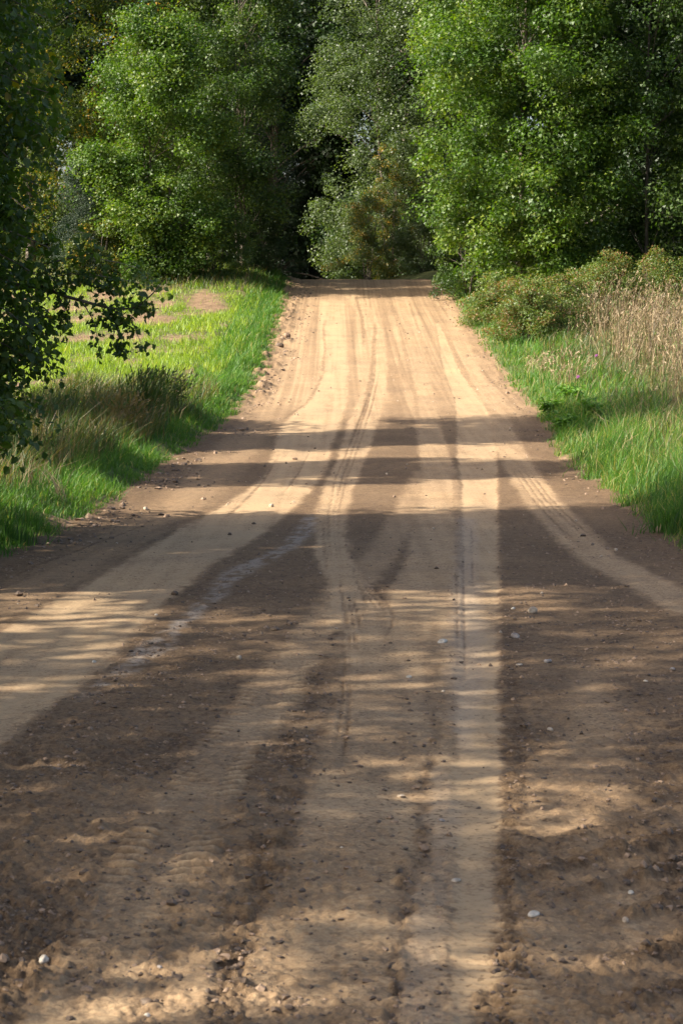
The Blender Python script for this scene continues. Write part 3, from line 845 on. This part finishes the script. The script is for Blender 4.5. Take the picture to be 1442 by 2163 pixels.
make_tree('alder_tree', 'slender dark tree with grey stems rising behind the hazel', -5.6, 81, 13.8, 2.5, 1.4, 38, 60, .16, .12, 'mid', 'bark_pale', .09, 'wall', 5, group=gL, stems=2, sub=8, crad=.5)
make_tree('spruce_tree', 'young blue green conifer low between the birch and hazel', -9.4, 69.5, 4.4, 1.1, .3, 34, 90, .10, .022, 'conifer', 'bark', .06, 'cone', 6, group=gL, crad=.3, upbias=.2)
# middle
make_tree('willow_tree', 'tall grey green tree standing behind the road crest in the middle', 2.0, 88.5, 17.5, 3.0, .8, 80, 62, .16, .11, 'grey', 'bark', .12, 'wall', 7, group=gR, lean=(-.015, 0), sub=9, crad=.62)
make_tree('willow_tree', 'grey green tree filling the space between the middle tree and right green wall', 5.6, 84, 16, 2.5, .8, 44, 60, .16, .11, 'grey', 'bark', .16, 'wall', 8, group=gR, sub=9, crad=.6)
# right
make_tree('maple_tree', 'big bright green tree overhanging the right side of the road', 6.2, 65.5, 15.2, 3.4, .9, 84, 84, .175, .13, 'lime', 'bark', .12, 'wall', 9, group=gR, droop=.7, sub=9, crad=.62)
make_tree('maple_tree', 'darker tree behind and right of the big bright green one', 10.6, 66.0, 15.5, 3.6, .4, 74, 74, .18, .135, 'mid', 'bark', .07, 'wall', 10, group=gR, droop=.7, sub=9, crad=.62)
make_tree('maple_tree', 'green tree at the right frame edge behind the dry grass', 14.6, 63.5, 14.5, 3.0, .5, 44, 60, .16, .12, 'mid', 'bark', .12, 'wall', 12, group=gR, droop=.7, sub=8, crad=.52)

# shade trees standing just left of the frame
gO = 'roadside trees left of the frame'
src_near = make_tree('ash_tree', 'tall leafy tree off the left edge whose shade ends on the climb', -9.4, 30.3, 12.5, 2.5, 1.0, 52, 46, .27, .20, 'mid', 'bark', .2, 'wall', 20, group=gO, crad=.5)
copy_tree(src_near, -10.2, 23.6, 1.2, .80, 'smaller leafy tree off the left edge past the lit band', gO)
copy_tree(src_near, -12.0, 14.6, 1.2, 1.12, 'big leafy tree off the left edge behind the overhanging aspen', gO)
copy_tree(src_near, -10.8, 11.2, 2.9, 1.0, 'leafy tree off the left edge shading the middle of the road', gO)
for (x_, y_, r_, s_, l_) in ((-8.3, 25.0, .5, .34, 'young leafy tree off the left edge nearest the lit band'), (-8.4, 28.6, 2.2, .36, 'young leafy tree off the left edge behind the tall weeds'), (-8.8, 33.6, 4.0, .30, 'lowest young tree off the left edge by the field corner')):
    copy_tree(src_near, x_, y_, r_, s_, l_, gO)
src_thin = make_tree('ash_tree', 'airy tree off the left edge whose dappled shade falls on the near road', -8.8, 6.8, 11.5, 2.9, 1.8, 42, 15, .25, .19, 'mid', 'bark', .10, 'wall', 21, group=gO, sub=6, crad=.5)
copy_tree(src_thin, -8.2, 1.6, 2.2, 1.0, 'airy tree off the left edge nearest the camera', gO)
copy_tree(src_thin, -12.6, 4.0, 4.0, 1.15, 'airy tall tree off the left edge in the back row near the camera', gO)
copy_tree(src_thin, -11.8, -.9, 1.0, 1.1, 'airy tree off the left edge beside the camera', gO)
copy_tree(src_thin, -13.2, 8.6, 5.0, 1.1, 'airy tree off the left edge between two dense ones', gO)

# woods behind
bgm = make_tree('woodland_tree', 'dark tree in the woods behind the road crest', -9, 101, 17, 3.8, .4, 46, 64, .30, .22, 'dark', 'bark', .22, 'wall', 30, group='dark trees of the woods behind', crad=.7)
rg0 = np.random.default_rng(5)
for (x, y) in [(-14.5, 97), (-18, 93), (-24, 95), (-3.5, 97), (0.6, 101), (4.5, 98), (8.2, 90), (12.5, 84), (17, 80), (-12, 106), (-7, 104), (-1.5, 108), (7, 104), (12, 96), (18, 90), (23, 76), (-19, 96), (18.5, 68), (19, 58), (-30, 98), (-16, 103), (9, 75), (14, 73), (2.8, 94.5), (24, 66), (-5, 112)]:
    inn = abs(x) < 15 and y > 72
    copy_tree(bgm, x, y, rg0.uniform(0, 6.28), rg0.uniform(.95, 1.2), 'dark tree in the woods behind the road crest' if inn else ('dark tree at the right end of the woods' if x > 0 else 'dark tree at the left end of the woods'), 'dark trees of the woods behind' if inn else ('dark trees right of the woods' if x > 0 else 'dark trees left of the woods'))
sp = make_tree('spruce_tree', 'dark spruce at the left side of the gap where the road vanishes', -3.4, 97, 15, 2.2, .4, 60, 70, .14, .035, 'conifer', 'bark', .16, 'cone', 31, group='spruces in the dark gap', upbias=.2)
copy_tree(sp, -1.0, 100.5, 2, 1.1, 'dark spruce at the right side of the gap where the road vanishes', 'spruces in the dark gap')

# shrubs
gb = 'low bushes under the trees'
def shrub(name, label, px, Y, H, r, mat, seed, per=60, nb=22, L=.10, W=.075, group=gb, zb=.1, crad=.26, sub=5):
    return make_tree(name, label, (px - 721) / FOC * Y, Y, H, r, zb, nb, per, L, W, mat, 'bark', .035, 'dome', seed, cat='bush', group=group, stems=5, crad=crad, sub=sub)
shrub('hazel_bush', 'green bush under the hazel tree at the left field corner', 330, 70, 2.9, 1.4, 'mid', 40)
shrub('hazel_bush', 'round green bush at the foot of the dark alder stems', 460, 71, 2.6, 1.5, 'mid', 41)
shrub('hazel_bush', 'shaded bush nearest the dark gap on the left of the road', 560, 75, 2.8, 1.3, 'dark', 42)
shrub('hazel_bush', 'bush below the birch at the far left of the field', 215, 69, 2.2, 1.2, 'birch', 43)
shrub('autumn_bush', 'bush with yellow and orange leaves just behind the road crest', 775, 83, 3.6, 1.35, 'autumn', 44)
shrub('autumn_bush', 'taller bush turning yellow, behind the crest below the grey green tree', 822, 84.5, 5.6, 1.5, 'autumn', 45, nb=30)
shrub('autumn_bush', 'grey green bush at the right rim of the road crest', 890, 82, 3.0, 1.3, 'grey', 46)
shrub('hazel_bush', 'green bush at the foot of the bright overhanging tree', 985, 68, 3.4, 1.3, 'mid', 47)
gbr = 'brambles along the right verge'
shrub('bramble_bush', 'bramble with reddish leaves closest to the road on the right', 1050, 58, 1.25, 1.1, 'bramble', 50, group=gbr, L=.08, W=.06)
shrub('bramble_bush', 'full bramble with brown stems in front of the green wall', 1110, 53, 1.5, 1.15, 'bramble', 51, group=gbr, L=.08, W=.06, nb=26)
shrub('bramble_bush', 'green and brown bramble left of the dry grass', 1185, 54.5, 1.5, 1.2, 'bramble', 52, group=gbr, L=.08, W=.06)
shrub('bramble_bush', 'low bramble behind the dry grass below the dark foliage', 1275, 58, 1.6, 1.3, 'bramble', 53, group=gbr, L=.08, W=.06)
shrub('bramble_bush', 'bramble at the back of the dry grass near the right frame edge', 1380, 58.5, 1.7, 1.3, 'bramble', 54, group=gbr, L=.08, W=.06)

# ------------------------------------------------------------------ overhanging aspen at the left
def near_tree():
    rg = np.random.default_rng(77)
    X0, Y0 = -5.7, 17.6
    z0 = float(ground_z(X0, Y0))
    root = bpy.data.objects.new('aspen_tree', None); COL.objects.link(root); root.location = (X0, Y0, z0 - .05)
    tag(root, 'aspen with large dark leaves hanging in from the left frame edge', 'tree')
    O = np.array([X0, Y0, z0 - .05])
    k = 10; hs = np.linspace(0, 11, k)
    P = np.stack([np.cumsum(rg.normal(.02, .05, k)), np.cumsum(rg.normal(0, .05, k)), hs], 1)
    tube_obj('trunk', [(P, .17 * (1 - .8 * hs / 11) + .05 * np.exp(-hs * 3), 12)], M['bark'], root)
    clumps = []; limbs = []
    def bough(pts, r0, dens, rad, twig=True, n=None):
        """pts: pixel path (px, py, Y); clumps strung along it"""
        W = np.array([at(*p) for p in pts]) - O
        tt = np.linspace(0, len(W) - 1, 14)
        S = np.stack([np.interp(tt, np.arange(len(W)), W[:, i]) for i in range(3)], 1)
        S[1:-1] += rg.normal(0, .012, (12, 3))
        limbs.append((S, np.linspace(r0, .004, 14), 6))
        for q in range(dens):
            u = rg.uniform(2, 13); c = np.array([np.interp(u, np.arange(14), S[:, i]) for i in range(3)])
            clumps.append((c + rg.normal(0, rad, 3) * np.array([1, 1, .8]), rg.uniform(.12, .26)))
    # curtain of foliage along the frame edge
    for j in range(30):
        py = -150 + j * 36; Y = rg.uniform(16.2, 18.8)
        x1 = rg.uniform(40, 95) if py > 330 else rg.uniform(35, 115)
        if 480 < py < 640: x1 = rg.uniform(60, 125)
        if py > 780: x1 = rg.uniform(0, 40)
        bough([(-720, py - 330 + rg.uniform(-60, 60), 17.6), (-350, py - 190, Y), (-90, py - 50, Y), (x1, py + rg.uniform(20, 70), Y)], .016, 50, .16)
    for j in range(16):
        py = -100 + j * 60; Y = rg.uniform(16.2, 18.8)
        bough([(-720, py - 200, 17.6), (-420, py - 90, Y), (-260, py, Y), (-120, py + 60, Y)], .02, 16, .25)
    # the branch reaching over the field
    bough([(-720, 330, 17.6), (-300, 500, 18.0), (0, 590, 18.0), (120, 620, 18.0), (215, 650, 18.0), (285, 655, 18.0), (345, 592, 17.9)], .03, 8, .05)
    fine = []
    def twig(pts, n, sp=.05, r=.05):
        W = np.array([at(*p) for p in pts]) - O
        tt = np.linspace(0, len(W) - 1, 8)
        S = np.stack([np.interp(tt, np.arange(len(W)), W[:, i]) for i in range(3)], 1)
        limbs.append((S, np.linspace(.007, .002, 8), 5))
        for q in range(n):
            u = rg.uniform(.5, 7); c = np.array([np.interp(u, np.arange(8), S[:, i]) for i in range(3)])
            fine.append(c + rg.normal(0, sp, 3))
    twig([(60, 600, 18.0), (160, 575, 17.9), (260, 590, 17.9), (360, 615, 20.2)], 70)
    twig([(80, 560, 18.0), (170, 540, 17.9), (280, 560, 17.9), (330, 590, 20.2)], 50)
    twig([(150, 600, 18.0), (190, 585, 17.9), (250, 615, 17.9)], 40)
    twig([(215, 650, 18.0), (250, 690, 17.9), (262, 745, 17.9)], 46, .04)
    twig([(230, 650, 18.0), (280, 680, 17.9), (302, 735, 17.9)], 26, .03)
    twig([(280, 650, 18.0), (320, 640, 17.9), (318, 670, 17.9)], 14, .03)
    twig([(120, 620, 18.0), (140, 660, 17.9), (128, 690, 17.9)], 26, .04)
    twig([(170, 630, 18.0), (200, 680, 17.9), (212, 745, 17.9)], 12, .025)
    twig([(-20, 700, 18.0), (60, 740, 17.9), (110, 770, 17.9), (120, 830, 17.9)], 40, .06)
    twig([(-20, 640, 18.0), (80, 660, 17.9), (118, 700, 17.9)], 40, .06)
    twig([(-20, 560, 18.0), (60, 570, 17.9), (140, 600, 17.9)], 60, .07)
    tube_obj('limbs', limbs, M['bark'], root)
    cc = np.array([c for c, r in clumps]); cr = np.array([r for c, r in clumps])
    C1, N1, A1, L1, W1, t1 = leaf_cloud(rg, cc, cr, 15, .080, .064, .35, 1.0, .9)
    fc = np.array(fine)
    C2, N2, A2, L2, W2, t2 = leaf_cloud(rg, fc, np.full(len(fc), .05), 3, .064, .050, .3, 1.0, 1)
    # crown out of the frame
    B, cl = crown_points(rg, 9, 1.9, 1.2, 40, (0, 0), 'wall', 6)
    cl[:, 0] = np.minimum(cl[:, 0], 1.1)
    C3, N3, A3, L3, W3, t3 = leaf_cloud(rg, cl, np.full(len(cl), .34), 26, .13, .10, .5, .7, .8)
    C, N, A, L, W, t = [np.concatenate(z) for z in ((C1, C2, C3), (N1, N2, N3), (A1, A2, A3), (L1, L2, L3), (W1, W2, W3), (t1, t2, t3))]
    px, py, d = project(C + O)
    small = np.arange(len(C)) < len(C1) + len(C2)
    inside = (px > 3) & (px < 1442) & (py > 3) & (py < 2160) & small
    order = np.argsort(np.where(inside, -L / d, 1e9))[:300]
    sel = np.zeros(len(C), bool); sel[order] = True; sel &= inside
    # single leaf, 12 triangles, unit length
    P = [(0, 0, 0), (.16, .30, .05), (.42, .42, .07), (.72, .26, .05), (1, 0, -.04), (.72, -.26, .05), (.42, -.42, .07), (.16, -.30, .05), (.28, 0, -.01), (.62, 0, -.01)]
    Fq = [(0, 8, 1), (8, 2, 1), (8, 9, 2), (9, 3, 2), (9, 4, 3), (0, 7, 8), (7, 6, 8), (8, 6, 9), (6, 5, 9), (9, 5, 4)]
    lm = [mesh_np('leaf', np.array(P), np.array(Fq).ravel(), np.arange(0, 30, 3), M['near'], {'tint': np.full(10, tv_)}) for tv_ in (.1, .3, .5, .7, .85, .98)]
    from mathutils import Matrix
    for i in np.where(sel)[0]:
        a = A[i]; b = np.cross(N[i], a); b /= np.linalg.norm(b) + 1e-9; n = np.cross(a, b)
        o = bpy.data.objects.new('leaf', lm[min(5, int(t[i] * 6 * .92))]); COL.objects.link(o); o.parent = root
        m = Matrix(((a[0], b[0], n[0], C[i][0]), (a[1], b[1], n[1], C[i][1]), (a[2], b[2], n[2], C[i][2]), (0, 0, 0, 1)))
        o.matrix_basis = m @ Matrix.Scale(float(L[i]), 4)
    r_ = ~sel
    V, F, tn = leaf_mesh_arrays(C[r_], N[r_], A[r_], L[r_], W[r_], t[r_])
    me = mesh_np('crown_leaves', V, F, np.arange(0, len(F), 3), M['near'], {'tint': tn})
    o = link('crown_leaves', me, root); o['kind'] = 'stuff'
near_tree()

# ------------------------------------------------------------------ grass
def blades(rg, X, Y, h, w, lean, tint, base=None, wind=(.15, .0), seg=2):
    n = len(X)
    z = (ground_z(X, Y) if base is None else base) - .015
    a = rg.random(n) * 2 * np.pi
    dx = np.cos(a) * lean * h + wind[0] * h; dy = np.sin(a) * lean * h + wind[1] * h
    pa = rg.random(n) * 2 * np.pi
    wx, wy = np.cos(pa) * w * .5, np.sin(pa) * w * .5
    def P(t, k, drop=0):
        return np.stack([X + dx * t ** 2 + wx * k, Y + dy * t ** 2 + wy * k, z + h * (t - drop * t ** 3)], 1)
    dr = .25 * np.clip(lean, 0, 1.6)
    pts = [P(0, 1, 0), P(0, -1, 0), P(.5, .85, dr), P(.5, -.85, dr), P(1, 0, dr)]
    V = np.stack(pts, 1).reshape(-1, 3)
    b = np.arange(n)[:, None] * 5
    F = np.concatenate([b + np.array([0, 1, 3]), b + np.array([0, 3, 2]), b + np.array([2, 3, 4])], 1).ravel()
    return V, F, np.repeat(tint, 5)

def short_blades(rg, X, Y, h, w, tint):
    n = len(X); z = ground_z(X, Y) - .015; pa = rg.random(n) * 2 * np.pi
    wx, wy = np.cos(pa) * w * .6, np.sin(pa) * w * .6; a = rg.random(n) * 6.28; l = rg.uniform(.1, .8, n) * h
    V = np.stack([np.stack([X + wx, Y + wy, z], 1), np.stack([X - wx, Y - wy, z], 1), np.stack([X + np.cos(a) * l, Y + np.sin(a) * l, z + h], 1)], 1).reshape(-1, 3)
    return V, np.arange(3 * n), np.repeat(tint, 3)

def grass_obj(name, parts, mat, label):
    V = []; F = []; T = []; o = 0
    for v, f, t in parts:
        V.append(v); F.append(f + o); T.append(t); o += len(v)
    V = np.concatenate(V); F = np.concatenate(F); T = np.concatenate(T)
    me = mesh_np(name, V, F, np.arange(0, len(F), 3), M[mat], {'tint': T})
    ob = link(name, me); tag(ob, label, None, None, 'stuff'); return ob

def verge(rg, side, n, y0, y1, w0, h0, hs, wd, bias=.0):
    # even on the ground but denser where it is near
    Y = y0 * (y1 / y0) ** rg.random(n)
    u = rg.random(n) ** 1.15
    ww = w0
    jag = .20 * pnoise(Y * 1.3, Y * 0 + side, 51 + side) + .10 * pnoise(Y * 4.2, Y * 0 + side, 52 + side)
    if side == 0: X = XL(Y) + .06 + jag - u * ww
    else: X = XR(Y) - .06 - jag + u * ww
    cl = fbm(X * 1.6, Y * 1.1, 53, 3)
    fray = sstep(0, .22, u * ww)
    k = rg.random(n) < (.25 + .75 * fray) * np.clip(.75 + cl, .2, 1)
    X, Y, u, cl = X[k], Y[k], u[k], cl[k]
    cl2 = pnoise(X * 4.5, Y * 3.2, 54)
    h = (h0 + hs * rg.random(len(X)) ** 2.2) * (.6 + .55 * sstep(0, .7, u * ww)) * np.clip(1 + .7 * cl + .8 * cl2, .35, 2.2)
    t = np.clip(.42 + .45 * cl + rg.normal(0, .17, len(X)), 0, .9)
    dead = rg.random(len(X)) < .05 + bias
    t = np.where(dead, rg.uniform(.9, 1, len(X)), t)
    w = wd * (.55 + .022 * Y)
    return blades(rg, X, Y, h, w, rg.uniform(.15, .9, len(X)), t)

rg = np.random.default_rng(21)
grass_obj('verge_grass', [verge(rg, 0, 66000, 13.5, 42, 1.9, .08, .15, .0085), verge(rg, 0, 26000, 40, 77, 1.5, .11, .16, .010)], 'grass',
          'lush green grass on the left verge between the road and field')
grass_obj('verge_grass', [verge(rg, 1, 52000, 15.5, 36, 2.2, .08, .28, .0085, .13), verge(rg, 1, 26000, 34, 77, 2.4, .10, .24, .010, .06)], 'grass',
          'bright green grass on the right verge of the road')
# field
n = 130000
Y = 34 * (76 / 34) ** rg.random(n); X = XL(Y) - .9 - rg.random(n) * 13.5
g = field_green(X, Y)
k = rg.random(n) < np.clip(g * 1.25 - .22, .03, 1)
X, Y, g = X[k], Y[k], g[k]
cl = fbm(X * 1.1, Y * .6, 57, 3)
h = (.04 + .17 * rg.random(len(X)) ** 2) * (.6 + .8 * g) * (1 + .5 * cl)
grass_obj('field_grass', [short_blades(rg, X, Y, h, .014 + .00022 * Y, np.clip(.45 + .5 * cl + rg.normal(0, .2, len(X)), 0, 1))], 'field',
          'patchy yellow green grass sprouting on the sunny left field')
# tall mixed weeds behind the left verge
n = 24000
Y = rg.uniform(20, 39, n); X = XL(Y) - .55 - rg.random(n) ** .9 * 3.2 - .35 * sstep(28, 22, Y)
cl = fbm(X * 1.1, Y * .8, 58, 3); k = rg.random(n) < np.clip(.55 + 1.1 * cl, .08, 1)
X, Y, cl = X[k], Y[k], cl[k]
h = (.22 + .40 * rg.random(len(X))) * (1 + .8 * cl)
grass_obj('roadside_weeds', [blades(rg, X, Y, h, .006 + .00022 * Y, rg.uniform(.1, .8, len(X)), np.clip(.5 - .4 * cl + rg.normal(0, .27, len(X)), 0, 1), wind=(.2, 0))], 'weed',
          'tall mixed green and brown weeds behind the left verge')
# weeds under the left trees
n = 9000
Y = rg.uniform(66.5, 77, n); X = -14 + rg.random(n) * 11.2
k = X < XL(Y) - .9; X, Y = X[k], Y[k]
grass_obj('roadside_weeds', [blades(rg, X, Y, .15 + .40 * rg.random(len(X)) ** 2, np.full(len(X), .022), rg.uniform(.2, .8, len(X)), np.clip(rg.normal(.40, .25, len(X)), 0, 1))], 'weed',
          'uncut grass along the foot of the left trees')
# right: mixed undergrowth between verge and dry grass
n = 16000
Y = rg.uniform(20, 62, n); X = XR(Y) + 1.3 + rg.random(n) * 5.5
cl = fbm(X * .9, Y * .6, 59, 3); k = (rg.random(n) < np.clip(.6 + cl, .1, 1))
X, Y, cl = X[k], Y[k], cl[k]
h = (.22 + .38 * rg.random(len(X)) ** 1.5) * (1 + .7 * cl)
t = np.clip(.45 - .4 * cl + rg.normal(0, .25, len(X)), 0, 1)
grass_obj('undergrowth', [blades(rg, X, Y, h, .006 + .00028 * Y, rg.uniform(.2, .9, len(X)), t)], 'weed', 'mixed green and tan undergrowth behind the right verge')

def stalks(rg, X, Y, h, tint, w, head=True, lean=.22, wind=(.10, 0), base=None):
    v, f, t = blades(rg, X, Y, h, w, rg.uniform(.02, lean, len(X)), tint, wind=wind, base=base)
    out = [(v, f, t)]
    if head:
        tip = v.reshape(-1, 5, 3)[:, 4]; mid = v.reshape(-1, 5, 3)[:, 2]
        d = tip - mid; d /= np.linalg.norm(d, axis=1)[:, None]
        d2 = d.copy(); d2[:, 2] -= .35; d2[:, 0] += .12; d2 /= np.linalg.norm(d2, axis=1)[:, None]
        n = len(X)
        for rep in range(3):
            NN = rand_dirs(rg, n); c = tip - d * (rep * .055)[None] if False else tip - d * (rep * .055)
            A = d2 + rand_dirs(rg, n) * .25; A /= np.linalg.norm(A, axis=1)[:, None]
            V, F, T = leaf_mesh_arrays(c, NN, A, rg.uniform(.06, .12, n), np.full(n, .012) + w * .9, np.clip(tint + .1, 0, .84), .1)
            out.append((V, F, T))
    return out
# the dry stand
n = 9000
Y = rg.uniform(33, 57, n); X = 5.5 + rg.random(n) ** .9 * 9 + .45 * pnoise(Y * .5, Y * 0, 91) + .03 * (Y - 40)
cl = fbm(X * .8, Y * .5, 60, 2); k = rg.random(n) < np.clip(.10 + 1.0 * sstep(5.2, 8.0, X) + 1.3 * cl, 0, 1)
X, Y, cl = X[k], Y[k], cl[k]
h = (.55 + .72 * rg.random(len(X))) * (.45 + .67 * sstep(5.2, 8.0, X)) * (1 + .5 * cl)
grass_obj('dry_grass', stalks(rg, X, Y, h, np.clip(rg.normal(.42, .30, len(X)), 0, 1), .007 + .00012 * Y, lean=.6, wind=(.06, -.04)), 'straw', 'tall pale dry grass with seed heads at the right of the road')
n = 700
Y = rg.uniform(22, 36, n); X = XR(Y) + .8 + rg.random(n) * 2.4
grass_obj('dry_grass', stalks(rg, X, Y, .3 + .3 * rg.random(n), np.clip(rg.normal(.55, .2, n), 0, 1), np.full(n, .008), False, 1.2, (-.25, 0)), 'straw', 'scattered straw stalks leaning in the right verge grass')

# countable tufts
def tuft(px, py, h, n, spread, mat, label, seed, w=.010, lean=.5, tmean=.5, name='grass_tuft', cat='grass tuft', head=False, group='tufts of taller grass', wind=(.12, 0)):
    rg = np.random.default_rng(seed)
    x0, Y0 = gp(px, py)
    X = x0 + rg.normal(0, spread, n); Y = Y0 + rg.normal(0, spread, n)
    hh = h * rg.uniform(.45, 1.0, n)
    parts = stalks(rg, X, Y, hh, np.clip(rg.normal(tmean, .2, n), 0, 1), np.full(n, w), head, lean, wind)
    V = np.concatenate([p[0] for p in parts]); T = np.concatenate([p[2] for p in parts])
    F = []; o = 0
    for v, f, t in parts: F.append(f + o); o += len(v)
    F = np.concatenate(F)
    org = np.array([x0, Y0, float(ground_z(x0, Y0))])
    me = mesh_np(name, V - org, F, np.arange(0, len(F), 3), M[mat], {'tint': T})
    ob = link(name, me, None, org); tag(ob, label, cat, group); return ob
tuft(300, 925, 1.05, 240, .16, 'weed', 'tall seeding grass clump standing above the left verge weeds', 1, .013, .30, .2, head=True)
tuft(345, 905, .90, 240, .18, 'weed', 'dark bushy grass clump right of the tallest seeding one on the left', 2, .014, .45, .25, head=True)
tuft(255, 950, .80, 200, .20, 'weed', 'brownish grass clump left of the tallest seeding one', 3, .012, .5, .65, head=True)
tuft(160, 935, .75, 170, .20, 'weed', 'dark reed like blades before the sunny field at the left', 4, .016, .6, .15)
tuft(100, 940, .70, 120, .22, 'weed', 'weed clump beside the hanging aspen leaves at the left', 5, .010, .6, .4)
tuft(400, 900, .50, 130, .16, 'weed', 'short bushy clump at the end of the left weeds by the road', 6, .009, .7, .3)
tuft(455, 845, .42, 160, .18, 'grass', 'dark green leaning clump at the road edge where the climb begins', 7, .010, .9, .2)
tuft(130, 1080, .55, 26, .05, 'straw', 'bent bundle of bright straw stalks leaning over the left verge', 8, .009, .3, .75, wind=(-.55, .1), group='straw tufts')
tuft(60, 1070, .60, 60, .16, 'straw', 'arching yellowish dry tuft at the left frame edge', 9, .007, 1.0, .35, group='straw tufts')
tuft(30, 1150, .45, 160, .18, 'grass', 'dark green upright clump in the left frame corner of the verge', 10, .010, .4, .15)
tuft(1330, 960, .50, 200, .25, 'grass', 'bright leaning grass clump beside the dark hollow at the right', 11, .010, .8, .6)
tuft(1400, 1060, .55, 240, .25, 'grass', 'tall green clump on the right verge near the frame edge', 12, .010, .6, .35)
tuft(1420, 1130, .50, 220, .16, 'grass', 'dark green clump at the lowest corner of the right verge', 13, .010, .6, .2)
tuft(1290, 1010, .40, 180, .22, 'grass', 'light green clump at the right road edge by the sunlit band', 14, .009, .8, .7)
tuft(1425, 950, .75, 70, .25, 'straw', 'arching straw clump in the right verge by the frame edge', 15, .007, 1.1, .6, group='straw tufts')
tuft(1130, 800, .70, 70, .22, 'straw', 'small pale straw clump between the right verge and the brambles', 16, .010, .6, .6, group='straw tufts', head=True)
tuft(1200, 830, .85, 80, .28, 'straw', 'straw clump in front of the dry stand on the right', 17, .010, .7, .5, group='straw tufts', head=True)

def weed_plant(px, py, h, n, label, seed):
    rg = np.random.default_rng(seed)
    x0, Y0 = gp(px, py); z0 = float(ground_z(x0, Y0))
    root = bpy.data.objects.new('leafy_weed', None); COL.objects.link(root); root.location = (x0, Y0, z0)
    tag(root, label, 'weed', 'leafy weeds on the right verge')
    st = []; C = []
    for i in range(n):
        a = rg.random() * 6.28; hh = h * rg.uniform(.6, 1)
        P = np.array([[0, 0, 0], [math.cos(a) * .25 * hh, math.sin(a) * .25 * hh, hh * .5], [math.cos(a) * .55 * hh, math.sin(a) * .55 * hh, hh]])
        st.append((P, [.006, .005, .003], 5))
        for q in range(9): C.append(P[0] + (P[2] - P[0]) * rg.uniform(.25, 1) + rg.normal(0, .03, 3))
    tube_obj('stem', st, M['weed_stem'], root)
    C = np.array(C)
    c, N, A, L, W, t = leaf_cloud(rg, C, np.full(len(C), .04), 3, .12, .06, 1.2, .1, .8)
    V, F, T = leaf_mesh_arrays(c, N, A, L, W, .45 + .4 * t)
    me = mesh_np('foliage', V, F, np.arange(0, len(F), 3), M['grass'], {'tint': T}); link('foliage', me, root)
M['weed_stem'] = stone_mat('green_stem', (.08, .12, .03), (.12, .17, .05))
weed_plant(1165, 885, .34, 12, 'leafy bright green weed at the right road edge above the shade band', 1)
weed_plant(1205, 868, .38, 12, 'leafy weed just right of the road edge in front of the straw', 2)
weed_plant(1245, 905, .36, 12, 'broad leafy weed beside the dark hollow under the dry grass', 3)
weed_plant(1190, 915, .30, 10, 'low leafy weed overhanging the right road edge', 4)

def thistle(px, py, Y0, label, seed):
    P0 = at(px, py, Y0); z0 = float(ground_z(P0[0], Y0))
    root = bpy.data.objects.new('thistle', None); COL.objects.link(root); root.location = (P0[0], Y0, z0)
    tag(root, label, 'wildflower', 'purple thistles in the right verge')
    h = max(.3, P0[2] - z0)
    tube_obj('stem', [(np.array([[0, 0, 0], [.02, 0, h * .5], [0, 0, h]]), [.006, .005, .004], 5)], M['weed_stem'], root)
    rg = np.random.default_rng(seed)
    c, N, A, L, W, t = leaf_cloud(rg, np.array([[0, 0, h]]), np.array([.02]), 40, .04, .012, 0, -1.2, 1)
    V, F, T = leaf_mesh_arrays(c, N, A, L, W, t)
    link('flower_head', mesh_np('flower_head', V, F, np.arange(0, len(F), 3), M['flower'], {'tint': T}), root)
thistle(1259, 752, 42, 'purple thistle head in front of the dry grass', 1)
thistle(1220, 797, 40, 'lower purple thistle head nearer the road', 2)
print('script done')
